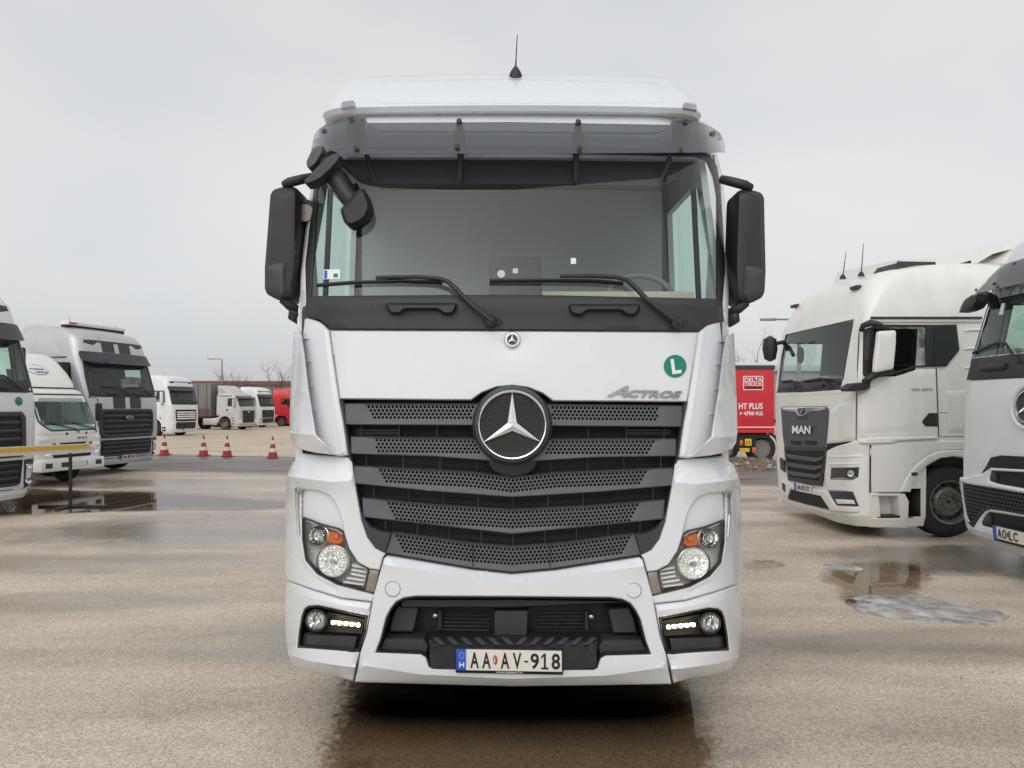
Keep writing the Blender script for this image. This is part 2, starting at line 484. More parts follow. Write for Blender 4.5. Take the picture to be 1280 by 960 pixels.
CRISP = {'bumper', 'bumper_corner', 'lamp_surround', 'corner_panel', 'wind_deflector', 'roof_fairing'}
def patch(name, m, parent, tr, out, holes=(), th=0.02, bev=0.0, bw=None, dv=0.0, lines=(), r=0.0, step=None, back=False, many=False, ang=38):
    """sheet of real thickness th over the surface tr, with edges rolled back by bev over the width bw"""
    step = step or tr.step
    if name in CRISP: ang = 14
    if bw is None: bw = 1.6 if tr.px else 0.02
    if r: out = fillet(out, r)
    V2, E, con, kind, holeid = [], [], [], [], []
    sy = -1.0 if tr.px else 1.0
    def put(pts, closed, k, hid=-1):
        i0 = len(V2)
        for p in pts:
            V2.append((p[0], p[1])); con.append(p[2] if len(p) > 2 else None); kind.append(k); holeid.append(hid)
        n = len(pts)
        for i in range(n - (0 if closed else 1)):
            E.append((i0 + i, i0 + (i + 1) % n))
    ol = resample(out, step)
    put(ol, True, 1)
    if bev: put([p + (None,) for p in inset(ol, bw)], True, 0)
    hl = []
    for hi_, h in enumerate(holes):
        h2 = [tuple(p[:2]) + (p[2] if len(p) > 2 else None,) for p in h] if many else resample(h, step)
        hl.append(h2)
        put(h2, True, 1, hi_)
        if bev and not many: put([p + (None,) for p in inset(h2, -bw)], True, 0)
    for ln in lines:
        put(resample(ln, step, False), False, 0)
    A = np.array(V2)
    x0, y0 = A.min(0); x1, y1 = A.max(0)
    gx, gy = np.meshgrid(np.arange(x0 + step * .5, x1, step), np.arange(y0 + step * .5, y1, step))
    gx, gy = gx.ravel(), gy.ravel()
    if len(gx):
        ok = inside(ol, gx, gy)
        if not many:
            for h in hl: ok &= ~inside(h, gx, gy)
        gx, gy = gx[ok], gy[ok]
        if len(gx):
            dmin = np.full(len(gx), 1e9)
            for q in range(0, len(A), 400):
                B = A[q:q + 400]
                dmin = np.minimum(dmin, ((gx[:, None] - B[:, 0]) ** 2 + (gy[:, None] - B[:, 1]) ** 2).min(1))
            ok = dmin > (0.42 * step) ** 2
            for x, y in zip(gx[ok], gy[ok]):
                V2.append((x, y)); con.append(None); kind.append(0); holeid.append(-1)
    vo, eo, fo, ov, _, _ = delaunay_2d_cdt([Vector((p[0], p[1] * sy)) for p in V2], E, [], 0, 1e-5)
    vo = np.array([(p.x, p.y * sy) for p in vo])
    tri = np.array([tuple(f) for f in fo], int)
    c = vo[tri].mean(1)
    keep = inside(ol, c[:, 0], c[:, 1])
    if many:
        hid = np.array([max([holeid[i] for i in o] or [-1]) for o in ov])
        t = hid[tri]
        keep &= ~((t[:, 0] >= 0) & (t[:, 0] == t[:, 1]) & (t[:, 1] == t[:, 2]))
    else:
        for h in hl: keep &= ~inside(h, c[:, 0], c[:, 1])
    tri = tri[keep]
    # orientation towards the viewer
    p0, p1, p2 = vo[tri[:, 0]], vo[tri[:, 1]], vo[tri[:, 2]]
    cr = ((p1[:, 0] - p0[:, 0]) * (p2[:, 1] - p0[:, 1]) - (p1[:, 1] - p0[:, 1]) * (p2[:, 0] - p0[:, 0])) * sy
    if not tr.px and tr.side < 0: cr = -cr
    fl = cr < 0
    tri[fl] = tri[fl][:, ::-1]
    tri = tri[np.abs(cr) > 1e-7]
    n = len(vo)
    D = np.zeros(n)
    isb = np.array([any(kind[i] == 1 for i in o) for o in ov])
    cv = np.array([next((con[i] for i in o if con[i] is not None), np.nan) for o in ov])
    if not np.isnan(cv).all():
        if np.isnan(cv[isb]).all(): cv[isb] = 0.0
        fixed = ~np.isnan(cv)
        D[fixed] = cv[fixed]
        e = np.concatenate([tri[:, [0, 1]], tri[:, [1, 2]], tri[:, [2, 0]]])
        e = np.concatenate([e, e[:, ::-1]])
        wgt = 1.0 / (np.linalg.norm(vo[e[:, 0]] - vo[e[:, 1]], axis=1) + 1e-6)
        Lm = np.zeros((n, n)); np.add.at(Lm, (e[:, 0], e[:, 1]), -wgt)
        np.fill_diagonal(Lm, 0); np.fill_diagonal(Lm, -Lm.sum(1))
        fr_ = np.where(~fixed & (np.diag(Lm) > 0))[0]
        fx_ = np.where(fixed)[0]
        if len(fr_):
            D[fr_] = np.linalg.solve(Lm[np.ix_(fr_, fr_)] + 1e-9 * np.eye(len(fr_)), -Lm[np.ix_(fr_, fx_)] @ D[fx_])
    D = D + dv + np.where(isb, bev, 0.0)
    P = tr.map(vo[:, 0], vo[:, 1], D)
    used = np.unique(tri)
    rm = np.full(n, -1); rm[used] = np.arange(len(used))
    P = P[used]; tri = rm[tri]
    verts = P.tolist(); faces = tri.tolist()
    ed = {}
    for t in faces:
        for i in range(3):
            a, b = t[i], t[(i + 1) % 3]
            ed[(a, b)] = ed.get((a, b), 0) + 1
    bnd = [(a, b) for (a, b) in ed if (b, a) not in ed]
    if th:
        bk = {}
        if back:
            n0 = len(verts)
            verts += (P + tr.vdir * th).tolist()
            faces += [[i + n0 for i in t[::-1]] for t in tri.tolist()]
            bk = {i: i + n0 for i in range(n0)}
        else:
            for (a, b) in bnd:
                for i in (a, b):
                    if i not in bk:
                        bk[i] = len(verts)
                        verts.append((P[i] + tr.vdir * th).tolist())
        for (a, b) in bnd:
            faces.append([b, a, bk[a], bk[b]])
    return mesh(name, verts, faces, m, parent, ang)

def rings(name, m, parent, tr, c, prof, n=28, ry=1.0, cap=True, ang=38, start=0.0, rot=0.0, flute=0.0):
    """turned shape on the surface: prof = [(radius in outline units, depth offset)]"""
    X, Y, D = [], [], []
    ca, sa = math.cos(rot), math.sin(rot)
    for (r, d) in prof:
        for k in range(n):
            t = 2 * math.pi * k / n + start
            a, b = r * math.cos(t), r * ry * math.sin(t)
            X.append(c[0] + a * ca - b * sa); Y.append(c[1] + a * sa + b * ca); D.append(d + flute * (k % 2))
    P = tr.map(X, Y, D)
    f = []
    for i in range(len(prof) - 1):
        for k in range(n):
            f.append((i * n + k, i * n + (k + 1) % n, (i + 1) * n + (k + 1) % n, (i + 1) * n + k))
    if cap: f.append(tuple((len(prof) - 1) * n + k for k in range(n)))
    if not tr.px: f = [q[::-1] for q in f]
    if not tr.px and tr.side < 0: f = [q[::-1] for q in f]
    return mesh(name, P, f, m, parent, ang)

def tube_on(name, m, parent, tr, pts, r, n=8):
    P = tr.map([p[0] for p in pts], [p[1] for p in pts], [p[2] for p in pts])
    return MB().tube(P.tolist(), r, n).build(name, m, parent, 60)

_txt = {}
def text_mesh(s, shear=0.0, bold=0.0):
    key = (s, shear, bold)
    if key not in _txt:
        cu = bpy.data.curves.new('lettering_curve', 'FONT')
        cu.body = s
        cu.shear = shear
        cu.offset = bold
        cu.resolution_u = 3
        cu.extrude = 0.5
        ob = bpy.data.objects.new('lettering_curve', cu)
        COL.objects.link(ob)
        dg = bpy.context.evaluated_depsgraph_get()
        me = bpy.data.meshes.new_from_object(ob.evaluated_get(dg))
        bpy.data.objects.remove(ob)
        v = np.array([x.co[:] for x in me.vertices])
        f = [list(p.vertices) for p in me.polygons]
        v[:, :2] -= v[:, :2].min(0)
        v[:, :2] /= v[:, :2].max(0)
        _txt[key] = (v, f)
        bpy.data.meshes.remove(me)
    return _txt[key]

def text_on(name, s, m, parent, tr, quad, dv=-0.004, ext=0.003, shear=0.0, bold=0.0):
    """lettering stretched over quad = bottom-left, bottom-right, top-right, top-left; ext = its raised height"""
    v, f = text_mesh(s, shear, bold)
    q = np.array(quad, float)
    a, b = v[:, 0:1], v[:, 1:2]
    xy = (q[0] * (1 - a) + q[1] * a) * (1 - b) + (q[3] * (1 - a) + q[2] * a) * b
    P = tr.map(xy[:, 0], xy[:, 1], dv - (v[:, 2] + .5) * ext)
    return mesh(name, P, f, m, parent, 30)

def rect(x0, y0, x1, y1):
    return [(x0, y0), (x1, y0), (x1, y1), (x0, y1)]

# ------------------------------------------------------------------ wheels (local: axle along x)
_wheel = {}
def wheel(parent, x, y, r, w, out, steer=True, key='a'):
    """truck wheel: tyre with tread grooves, child rim with nuts; out = +1 / -1 side its face looks to"""
    k = (key, r, w, steer)
    if k not in _wheel:
        h = w / 2
        t = MB().lathe([(r * .60, -h * .8), (r * .64, -h), (r * .86, -h * 1.02), (r * .955, -h * .90), (r * .99, -h * .72),
                        (r, -h * .5), (r * .972, -h * .46), (r * .972, -h * .40), (r, -h * .36), (r, -h * .04), (r * .972, -h * .03), (r * .972, h * .03), (r, h * .04),
                        (r, h * .36), (r * .972, h * .40), (r * .972, h * .46), (r, h * .5),
                        (r * .99, h * .72), (r * .955, h * .90), (r * .86, h * 1.02), (r * .64, h), (r * .60, h * .8)], 40, 'x', cap=False)
        tm = t.build('wheel', M_['rubber']); td = tm.data; bpy.data.objects.remove(tm)
        b = MB()
        if steer:
            b.lathe([(r * .60, -h * .8), (r * .635, h * .93), (r * .62, h * 1.0), (r * .585, h * .96), (r * .56, h * .80), (r * .52, h * .35), (r * .50, h * .30),
                     (r * .40, h * .72), (r * .37, h * .82), (r * .235, h * .82), (r * .22, h * .7)], 40, 'x', cap=False)
            b.lathe([(r * .225, h * .7), (r * .222, h * .86), (r * .205, h * .88), (r * .195, h * .62), (r * .02, h * .60)], 24, 'x')
        else:
            b.lathe([(r * .60, h * .8), (r * .635, h * .93), (r * .60, h * .98), (r * .57, h * .8), (r * .53, -h * .4), (r * .42, -h * .5), (r * .25, -h * .5), (r * .23, h * .55), (r * .18, h * .6), (r * .01, h * .6)], 36, 'x')
        for q in range(10):
            a = 2 * math.pi * q / 10
            zz = h * .82 if steer else -h * .5
            b.lathe([(r * .036, zz - .01), (r * .034, zz + .03), (r * .018, zz + .04)], 6, 'x', (0, r * .30 * math.cos(a), r * .30 * math.sin(a)))
        rmo = b.build('rim', M_['rim']); rd = rmo.data; bpy.data.objects.remove(rmo)
        dk = MB()
        if steer:
            for q in range(10):
                a = 2 * math.pi * (q + .5) / 10
                dk.lathe([(r * .046, h * .46), (r * .046, h * .62), (r * .040, h * .625)], 10, 'x', (0, r * .462 * math.cos(a), r * .462 * math.sin(a)))
            dk.lathe([(r * .19, h * .62), (r * .18, h * .66), (r * .10, h * .67), (r * .02, h * .72)], 20, 'x')
            dko = dk.build('vent_hole', M_['void']); dd = dko.data; bpy.data.objects.remove(dko)
        else:
            dd = None
        _wheel[k] = (td, rd, dd)
    td, rd, dd = _wheel[k]
    o = bpy.data.objects.new('wheel', td); COL.objects.link(o); o.parent = parent
    o.location = (x, y, r)
    o.rotation_euler = (random.uniform(0, 6), 0, 0) if out > 0 else (random.uniform(0, 6), 0, math.pi)
    rr = bpy.data.objects.new('rim', rd); COL.objects.link(rr); rr.parent = o
    if dd:
        h2 = bpy.data.objects.new('vent_hole', dd); COL.objects.link(h2); h2.parent = o; h2['kind'] = 'stuff'
    return o

# ------------------------------------------------------------------ cab hulls
class Cab:
    """levels = [(height, front, back, half width, corner radius)], bulge = how far the middle of the front stands out"""
    def __init__(s, levels, bulge=0.05):
        s.L = sorted(levels)
        s.z = np.array([l[0] for l in s.L])
        s.a = np.array([l[1:] for l in s.L])
        s.bulge = bulge
    def g(s, i, w): return np.interp(w, s.z, s.a[:, i])
    def front(s, u, w):
        hw, r = s.g(2, w), s.g(3, w)
        x = np.clip(np.abs(u) - (hw - r), 0, None)
        arc = r - np.sqrt(np.clip(r * r - x * x, 0, None))
        return s.g(0, w) + s.bulge * (np.minimum(np.abs(u), hw) / hw) ** 2 + arc + np.clip(x - r, 0, None) * 3
    def side(s, v, w):
        hw, r, vf = s.g(2, w), s.g(3, w), s.g(0, w) + s.bulge
        y = np.clip(vf + r - v, 0, r)
        return hw - r + np.sqrt(np.clip(r * r - y * y, 0, None))
    def hull(s, name, m, parent, skip=None, nz=None, fill=True):
        zs = []
        for i in range(len(s.z) - 1):
            k = max(1, int((s.z[i + 1] - s.z[i]) / 0.12))
            zs += [s.z[i] + (s.z[i + 1] - s.z[i]) * j / k for j in range(k)]
        zs.append(s.z[-1])
        V, n = [], None
        for z in zs:
            vf, vb, hw, r = (float(s.g(i, z)) for i in range(4))
            ring = []
            y0 = vf + s.bulge + r
            for q in range(10): ring.append((-hw, vb + (y0 - vb) * q / 10))
            for q in range(8):
                t = math.pi / 2 * q / 8
                u = hw - r + r * math.cos(t)
                ring.append((-u, None))
            for q in range(17):
                ring.append((-(hw - r) + 2 * (hw - r) * q / 16, None))
            for q in range(8):
                t = math.pi / 2 * (q + 1) / 8
                ring.append((hw - r + r * math.sin(t), None))
            for q in range(10): ring.append((hw, y0 + (vb - y0) * (q + 1) / 10))
            for (u, v) in ring:
                if v is None: v = float(s.front(np.array(u), np.array(z)))
                V.append((u, v, z))
            n = len(ring)
        F = []
        for i in range(len(zs) - 1):
            for k in range(n):
                q = (i * n + k, i * n + (k + 1) % n, (i + 1) * n + (k + 1) % n, (i + 1) * n + k)
                c = np.mean([V[j] for j in q], axis=0)
                if skip and skip(*c): continue
                F.append(q)
        if fill:
            F.append(tuple(range(n - 1, -1, -1)))
            F.append(tuple((len(zs) - 1) * n + k for k in range(n)))
        return mesh(name, V, F, m, parent, 34)

# ================================================================== THE SETTING
def G(px, py, z=0.0):
    """photo pixel on the level ground"""
    y = FPX * (CAMZ - z) / (py - HY)
    return ((px - CX) / FPX * y, y)

LOTN = Vector((0.225, 0.974)).normalized()
LOTD = Vector((LOTN.y, -LOTN.x))

def wet_nodes(n, l, pos, spots):
    """0..1 wetness from soft ellipses (cx, cy, rx, ry, strength) broken up by noise"""
    cur = None
    nzw = n.new('ShaderNodeTexNoise')
    nzw.inputs['Scale'].default_value = 1.3
    nzw.inputs['Detail'].default_value = 6
    nzw.inputs['Roughness'].default_value = 0.65
    l.new(pos, nzw.inputs['Vector'])
    for (cx, cy, rx, ry, st) in spots:
        mp_ = n.new('ShaderNodeVectorMath'); mp_.operation = 'SUBTRACT'
        l.new(pos, mp_.inputs[0]); mp_.inputs[1].default_value = (cx, cy, 0)
        mm = n.new('ShaderNodeVectorMath'); mm.operation = 'MULTIPLY'
        l.new(mp_.outputs[0], mm.inputs[0]); mm.inputs[1].default_value = (1 / rx, 1 / ry, 0)
        ln = n.new('ShaderNodeVectorMath'); ln.operation = 'LENGTH'
        l.new(mm.outputs[0], ln.inputs[0])
        ad = n.new('ShaderNodeMath'); ad.operation = 'MULTIPLY_ADD'
        l.new(nzw.outputs['Fac'], ad.inputs[0]); ad.inputs[1].default_value = 0.9
        l.new(ln.outputs['Value'], ad.inputs[2])
        mr = n.new('ShaderNodeMapRange'); mr.interpolation_type = 'SMOOTHSTEP'
        l.new(ad.outputs[0], mr.inputs['Value'])
        mr.inputs['From Min'].default_value = 0.95; mr.inputs['From Max'].default_value = 1.5
        mr.inputs['To Min'].default_value = st; mr.inputs['To Max'].default_value = 0
        if cur is None: cur = mr.outputs[0]
        else:
            mxx = n.new('ShaderNodeMath'); mxx.operation = 'MAXIMUM'
            l.new(cur, mxx.inputs[0]); l.new(mr.outputs[0], mxx.inputs[1]); cur = mxx.outputs[0]
    return cur

def ground_mat(name, col, speck=0.5, speck_scale=115.0, wetcol=0.42, patchy=0.16, spots=(), rough=0.62, streak=True, gloss_lo=0.22, cracks=False):
    m, n, l, o = _new(name)
    b = n.new('ShaderNodeBsdfPrincipled')
    l.new(b.outputs[0], o.inputs['Surface'])
    g = n.new('ShaderNodeNewGeometry')
    pos = g.outputs['Position']
    sp = n.new('ShaderNodeTexNoise'); sp.inputs['Scale'].default_value = speck_scale; sp.inputs['Detail'].default_value = 2.5
    sp.inputs['Roughness'].default_value = 0.7
    l.new(pos, sp.inputs['Vector'])
    spr = n.new('ShaderNodeMapRange'); spr.inputs['From Min'].default_value = 0.32; spr.inputs['From Max'].default_value = 0.68
    spr.inputs['To Min'].default_value = 1 - speck; spr.inputs['To Max'].default_value = 1 + speck
    l.new(sp.outputs['Fac'], spr.inputs['Value'])
    mps = n.new('ShaderNodeMapping'); mps.inputs['Rotation'].default_value = (0, 0, R(-24)); mps.inputs['Scale'].default_value = (0.35, 1.5, 1)
    l.new(pos, mps.inputs['Vector'])
    st = n.new('ShaderNodeTexNoise'); st.inputs['Scale'].default_value = 0.8; st.inputs['Detail'].default_value = 7; st.inputs['Roughness'].default_value = 0.62
    l.new(mps.outputs[0] if streak else pos, st.inputs['Vector'])
    srm = n.new('ShaderNodeMapRange'); srm.inputs['From Min'].default_value = 0.3; srm.inputs['From Max'].default_value = 0.7
    srm.inputs['To Min'].default_value = 1 - patchy * 1.5; srm.inputs['To Max'].default_value = 1 + patchy
    l.new(st.outputs['Fac'], srm.inputs['Value'])
    vr = n.new('ShaderNodeTexVoronoi'); vr.inputs['Scale'].default_value = speck_scale * 0.95
    l.new(pos, vr.inputs['Vector'])
    sx = n.new('ShaderNodeSeparateColor'); l.new(vr.outputs['Color'], sx.inputs[0])
    vm = n.new('ShaderNodeMapRange'); vm.inputs['To Min'].default_value = 1 - speck; vm.inputs['To Max'].default_value = 1 + speck
    l.new(sx.outputs[0], vm.inputs['Value'])
    mv = n.new('ShaderNodeMath'); mv.operation = 'MULTIPLY'
    l.new(spr.outputs[0], mv.inputs[0]); l.new(vm.outputs[0], mv.inputs[1])
    mu = n.new('ShaderNodeMath'); mu.operation = 'MULTIPLY'
    l.new(mv.outputs[0], mu.inputs[0]); l.new(srm.outputs[0], mu.inputs[1])
    # general damp patches
    dm = n.new('ShaderNodeTexNoise'); dm.inputs['Scale'].default_value = 0.42; dm.inputs['Detail'].default_value = 5; dm.inputs['Distortion'].default_value = 0.6
    l.new(mps.outputs[0], dm.inputs['Vector'])
    dmr = n.new('ShaderNodeMapRange'); dmr.interpolation_type = 'SMOOTHSTEP'
    dmr.inputs['From Min'].default_value = 0.50; dmr.inputs['From Max'].default_value = 0.70
    dmr.inputs['To Max'].default_value = 0.72
    l.new(dm.outputs['Fac'], dmr.inputs['Value'])
    wet = dmr.outputs[0]
    sw = wet_nodes(n, l, pos, spots) if spots else None
    if sw is not None:
        mxx = n.new('ShaderNodeMath'); mxx.operation = 'MAXIMUM'
        l.new(wet, mxx.inputs[0]); l.new(sw, mxx.inputs[1]); wet = mxx.outputs[0]
    wk = n.new('ShaderNodeMapRange'); wk.inputs['To Min'].default_value = 1.0; wk.inputs['To Max'].default_value = wetcol
    l.new(wet, wk.inputs['Value'])
    m2 = n.new('ShaderNodeMath'); m2.operation = 'MULTIPLY'
    l.new(mu.outputs[0], m2.inputs[0]); l.new(wk.outputs[0], m2.inputs[1])
    if cracks:
        # hairline cracks and old oil stains
        cv_ = n.new('ShaderNodeTexVoronoi'); cv_.feature = 'DISTANCE_TO_EDGE'; cv_.inputs['Scale'].default_value = 0.33
        wob = n.new('ShaderNodeTexNoise'); wob.inputs['Scale'].default_value = 1.6; wob.inputs['Detail'].default_value = 5
        l.new(pos, wob.inputs['Vector'])
        wa = n.new('ShaderNodeVectorMath'); wa.operation = 'MULTIPLY_ADD'; wa.inputs[1].default_value = (1.1, 1.1, 0)
        l.new(wob.outputs['Color'], wa.inputs[0]); l.new(pos, wa.inputs[2]); l.new(wa.outputs[0], cv_.inputs['Vector'])
        cr_ = n.new('ShaderNodeMapRange'); cr_.inputs['From Min'].default_value = 0.0; cr_.inputs['From Max'].default_value = 0.006
        cr_.inputs['To Min'].default_value = 0.90; cr_.inputs['To Max'].default_value = 1.0
        l.new(cv_.outputs['Distance'], cr_.inputs['Value'])
        oi = n.new('ShaderNodeTexNoise'); oi.inputs['Scale'].default_value = 0.9; oi.inputs['Detail'].default_value = 6; oi.inputs['Distortion'].default_value = 1.2
        l.new(pos, oi.inputs['Vector'])
        om = n.new('ShaderNodeMapRange'); om.interpolation_type = 'SMOOTHSTEP'; om.inputs['From Min'].default_value = 0.62; om.inputs['From Max'].default_value = 0.74
        om.inputs['To Min'].default_value = 1.0; om.inputs['To Max'].default_value = 0.76
        l.new(oi.outputs['Fac'], om.inputs['Value'])
        m3 = n.new('ShaderNodeMath'); m3.operation = 'MULTIPLY'
        l.new(cr_.outputs[0], m3.inputs[0]); l.new(om.outputs[0], m3.inputs[1])
        m4 = n.new('ShaderNodeMath'); m4.operation = 'MULTIPLY'
        l.new(m2.outputs[0], m4.inputs[0]); l.new(m3.outputs[0], m4.inputs[1])
        m2 = m4
    # two stone colours
    hue = n.new('ShaderNodeTexNoise'); hue.inputs['Scale'].default_value = speck_scale * 0.8; hue.inputs['Detail'].default_value = 1
    l.new(pos, hue.inputs['Vector'])
    cm = n.new('ShaderNodeMix'); cm.data_type = 'RGBA'
    hr = n.new('ShaderNodeMapRange'); hr.inputs['From Min'].default_value = 0.35; hr.inputs['From Max'].default_value = 0.65
    l.new(hue.outputs['Fac'], hr.inputs['Value']); l.new(hr.outputs[0], cm.inputs['Factor'])
    cm.inputs['A'].default_value = (col[0] * 1.10, col[1] * 1.0, col[2] * 0.86, 1)
    cm.inputs['B'].default_value = (col[0] * 0.93, col[1] * 0.98, col[2] * 1.08, 1)
    vs = n.new('ShaderNodeVectorMath'); vs.operation = 'SCALE'
    l.new(cm.outputs['Result'], vs.inputs[0]); l.new(m2.outputs[0], vs.inputs['Scale'])
    l.new(vs.outputs[0], b.inputs['Base Color'])
    rr = n.new('ShaderNodeMapRange'); rr.inputs['To Min'].default_value = rough; rr.inputs['To Max'].default_value = gloss_lo
    l.new(wet, rr.inputs['Value']); l.new(rr.outputs[0], b.inputs['Roughness'])
    bp = n.new('ShaderNodeBump'); bp.inputs['Distance'].default_value = 0.006
    bs = n.new('ShaderNodeMapRange'); bs.inputs['To Min'].default_value = 0.75; bs.inputs['To Max'].default_value = 0.16
    l.new(wet, bs.inputs['Value']); l.new(bs.outputs[0], bp.inputs['Strength'])
    l.new(sp.outputs['Fac'], bp.inputs['Height'])
    l.new(bp.outputs[0], b.inputs['Normal'])
    return m

WET = [(0.15, 4.0, 1.6, 1.2, 0.55), (0.0, 6.5, 1.6, 2.6, 1.0), (-4.4, 10.4, 3.2, 1.7, 0.85), (-5.2, 8.2, 3.6, .7, 0.5), (-4.0, 6.6, 2.0, .45, 0.45), (3.2, 5.4, 2.2, .5, 0.4), (5.2, 8.4, 1.8, 1.1, 0.95), (6.0, 10.2, 2.2, 0.9, 0.7), (-7.4, 13.6, 5.5, 1.6, 1.0),
       (-9.0, 16.5, 5.0, 1.2, 0.8), (6.6, 7.3, 1.6, 0.5, 0.7), (-4.2, 11.2, 2.6, 0.5, 0.55)]
m_lot = ground_mat('worn_damp_asphalt', (0.545, 0.478, 0.395), 0.29, 95.0, 0.42, 0.19, WET, gloss_lo=0.13, cracks=True)
m_road = ground_mat('grey_road_asphalt', (0.20, 0.19, 0.178), 0.25, 60.0, 0.55, 0.28)
m_sand = ground_mat('sandy_yard', (0.52, 0.43, 0.31), 0.14, 14.0, 0.62, 0.2)
m_earth = ground_mat('dull_earth', (0.20, 0.175, 0.14), 0.25, 5.0, 0.7, 0.2)
m_kerb = mat('pale_concrete_edge', (0.42, 0.36, 0.29), 0.8, var=(3, 0.2))

def strip(name, n0, n1, d0, d1, z, m, cuts=12):
    V, F = [], []
    for i in range(cuts + 1):
        d = d0 + (d1 - d0) * i / cuts
        for nn in (n0, n1):
            p = LOTN * nn + LOTD * d
            V.append((p.x, p.y, z))
    for i in range(cuts): F.append((2 * i, 2 * i + 2, 2 * i + 3, 2 * i + 1))
    return tag(mesh(name, V, F, m), kind='structure')

strip('ground', -400, 24, -900, 900, -0.014, m_earth)
V = []
for nn, z in ((24, -.014), (86, -.56), (900, -.6)):
    for d in (-900, 900):
        p = LOTN * nn + LOTD * d
        V.append((p.x, p.y, z))
tag(mesh('ground', V, [(0, 1, 3, 2), (2, 3, 5, 4)], m_earth), kind='structure')
strip('road', 16.5, 22.6, -90, 90, -0.008, m_road)
def sand_z(n): return -0.004 - max(0.0, n - 24) * 0.0085
V, F = [], []
for i in range(13):
    for j, nn in enumerate((22.5, 24, 40, 66, 86)):
        p = LOTN * nn + LOTD * (-90 + 15 * i)
        V.append((p.x, p.y, sand_z(nn)))
for i in range(12):
    for j in range(4): F.append((i * 5 + j, (i + 1) * 5 + j, (i + 1) * 5 + j + 1, i * 5 + j + 1))
tag(mesh('sandy_ground', V, F, m_sand), kind='structure')
strip('pavement', -40, 16.8, -60, 60, 0.0, m_lot)
strip('pavement_edge', 16.72, 16.95, -60, 60, 0.006, m_kerb)

# ---- water: sheets with an uneven rim
m_wat, n_, l_, o_ = _new('muddy_water')
_t = n_.new('ShaderNodeBsdfTransparent'); _t.inputs[0].default_value = (0.78, 0.71, 0.60, 1)
_g = n_.new('ShaderNodeBsdfGlossy'); _g.inputs['Roughness'].default_value = 0.02
_f = n_.new('ShaderNodeFresnel'); _f.inputs['IOR'].default_value = 1.33
_b = n_.new('ShaderNodeBump'); _b.inputs['Strength'].default_value = 0.02
_nn = n_.new('ShaderNodeTexNoise'); _nn.inputs['Scale'].default_value = 3
_gg = n_.new('ShaderNodeNewGeometry'); l_.new(_gg.outputs['Position'], _nn.inputs['Vector'])
l_.new(_nn.outputs['Fac'], _b.inputs['Height']); l_.new(_b.outputs[0], _g.inputs['Normal']); l_.new(_b.outputs[0], _f.inputs['Normal'])
_m = n_.new('ShaderNodeMixShader')
l_.new(_f.outputs[0], _m.inputs[0]); l_.new(_t.outputs[0], _m.inputs[1]); l_.new(_g.outputs[0], _m.inputs[2])
_a = n_.new('ShaderNodeAttribute'); _a.attribute_name = 'depth'
_n2 = n_.new('ShaderNodeTexNoise'); _n2.inputs['Scale'].default_value = 26; _n2.inputs['Detail'].default_value = 5
l_.new(_gg.outputs['Position'], _n2.inputs['Vector'])
_ma = n_.new('ShaderNodeMath'); _ma.operation = 'MULTIPLY_ADD'; _ma.inputs[1].default_value = 1.1
l_.new(_n2.outputs['Fac'], _ma.inputs[0]); l_.new(_a.outputs['Fac'], _ma.inputs[2])
_mr = n_.new('ShaderNodeMapRange'); _mr.interpolation_type = 'SMOOTHSTEP'
_mr.inputs['From Min'].default_value = 0.62; _mr.inputs['From Max'].default_value = 1.15
l_.new(_ma.outputs[0], _mr.inputs['Value'])
_t2 = n_.new('ShaderNodeBsdfTransparent')
_m2 = n_.new('ShaderNodeMixShader')
l_.new(_mr.outputs[0], _m2.inputs[0]); l_.new(_t2.outputs[0], _m2.inputs[1]); l_.new(_m.outputs[0], _m2.inputs[2])
l_.new(_m2.outputs[0], o_.inputs['Surface'])

def blob(name, pts, z, m, jit, seed, thick=0.0, sub=6):
    rnd = random.Random(seed)
    P = [Vector(p) for p in pts]
    V, k = [], len(P)
    for i in range(k):
        p0, p1, p2, p3 = P[i - 1], P[i], P[(i + 1) % k], P[(i + 2) % k]
        for j in range(sub):
            t = j / sub
            q = 0.5 * ((2 * p1) + (p2 - p0) * t + (2 * p0 - 5 * p1 + 4 * p2 - p3) * t * t + (3 * p1 - p0 - 3 * p2 + p3) * t ** 3)
            q += Vector((rnd.gauss(0, jit), rnd.gauss(0, jit)))
            V.append((q.x, q.y, z))
    n = len(V)
    F = [tuple(range(n))]
    if thick:
        V += [(x, y, z - thick) for (x, y, z) in V]
        F += [(i, n + i, n + (i + 1) % n, (i + 1) % n) for i in range(n)]
    ob = mesh(name, V, F, m)
    bm = bmesh.new(); bm.from_mesh(ob.data)
    bmesh.ops.triangulate(bm, faces=bm.faces[:], ngon_method='EAR_CLIP')
    bmesh.ops.recalc_face_normals(bm, faces=bm.faces[:])
    bm.to_mesh(ob.data); bm.free()
    return ob

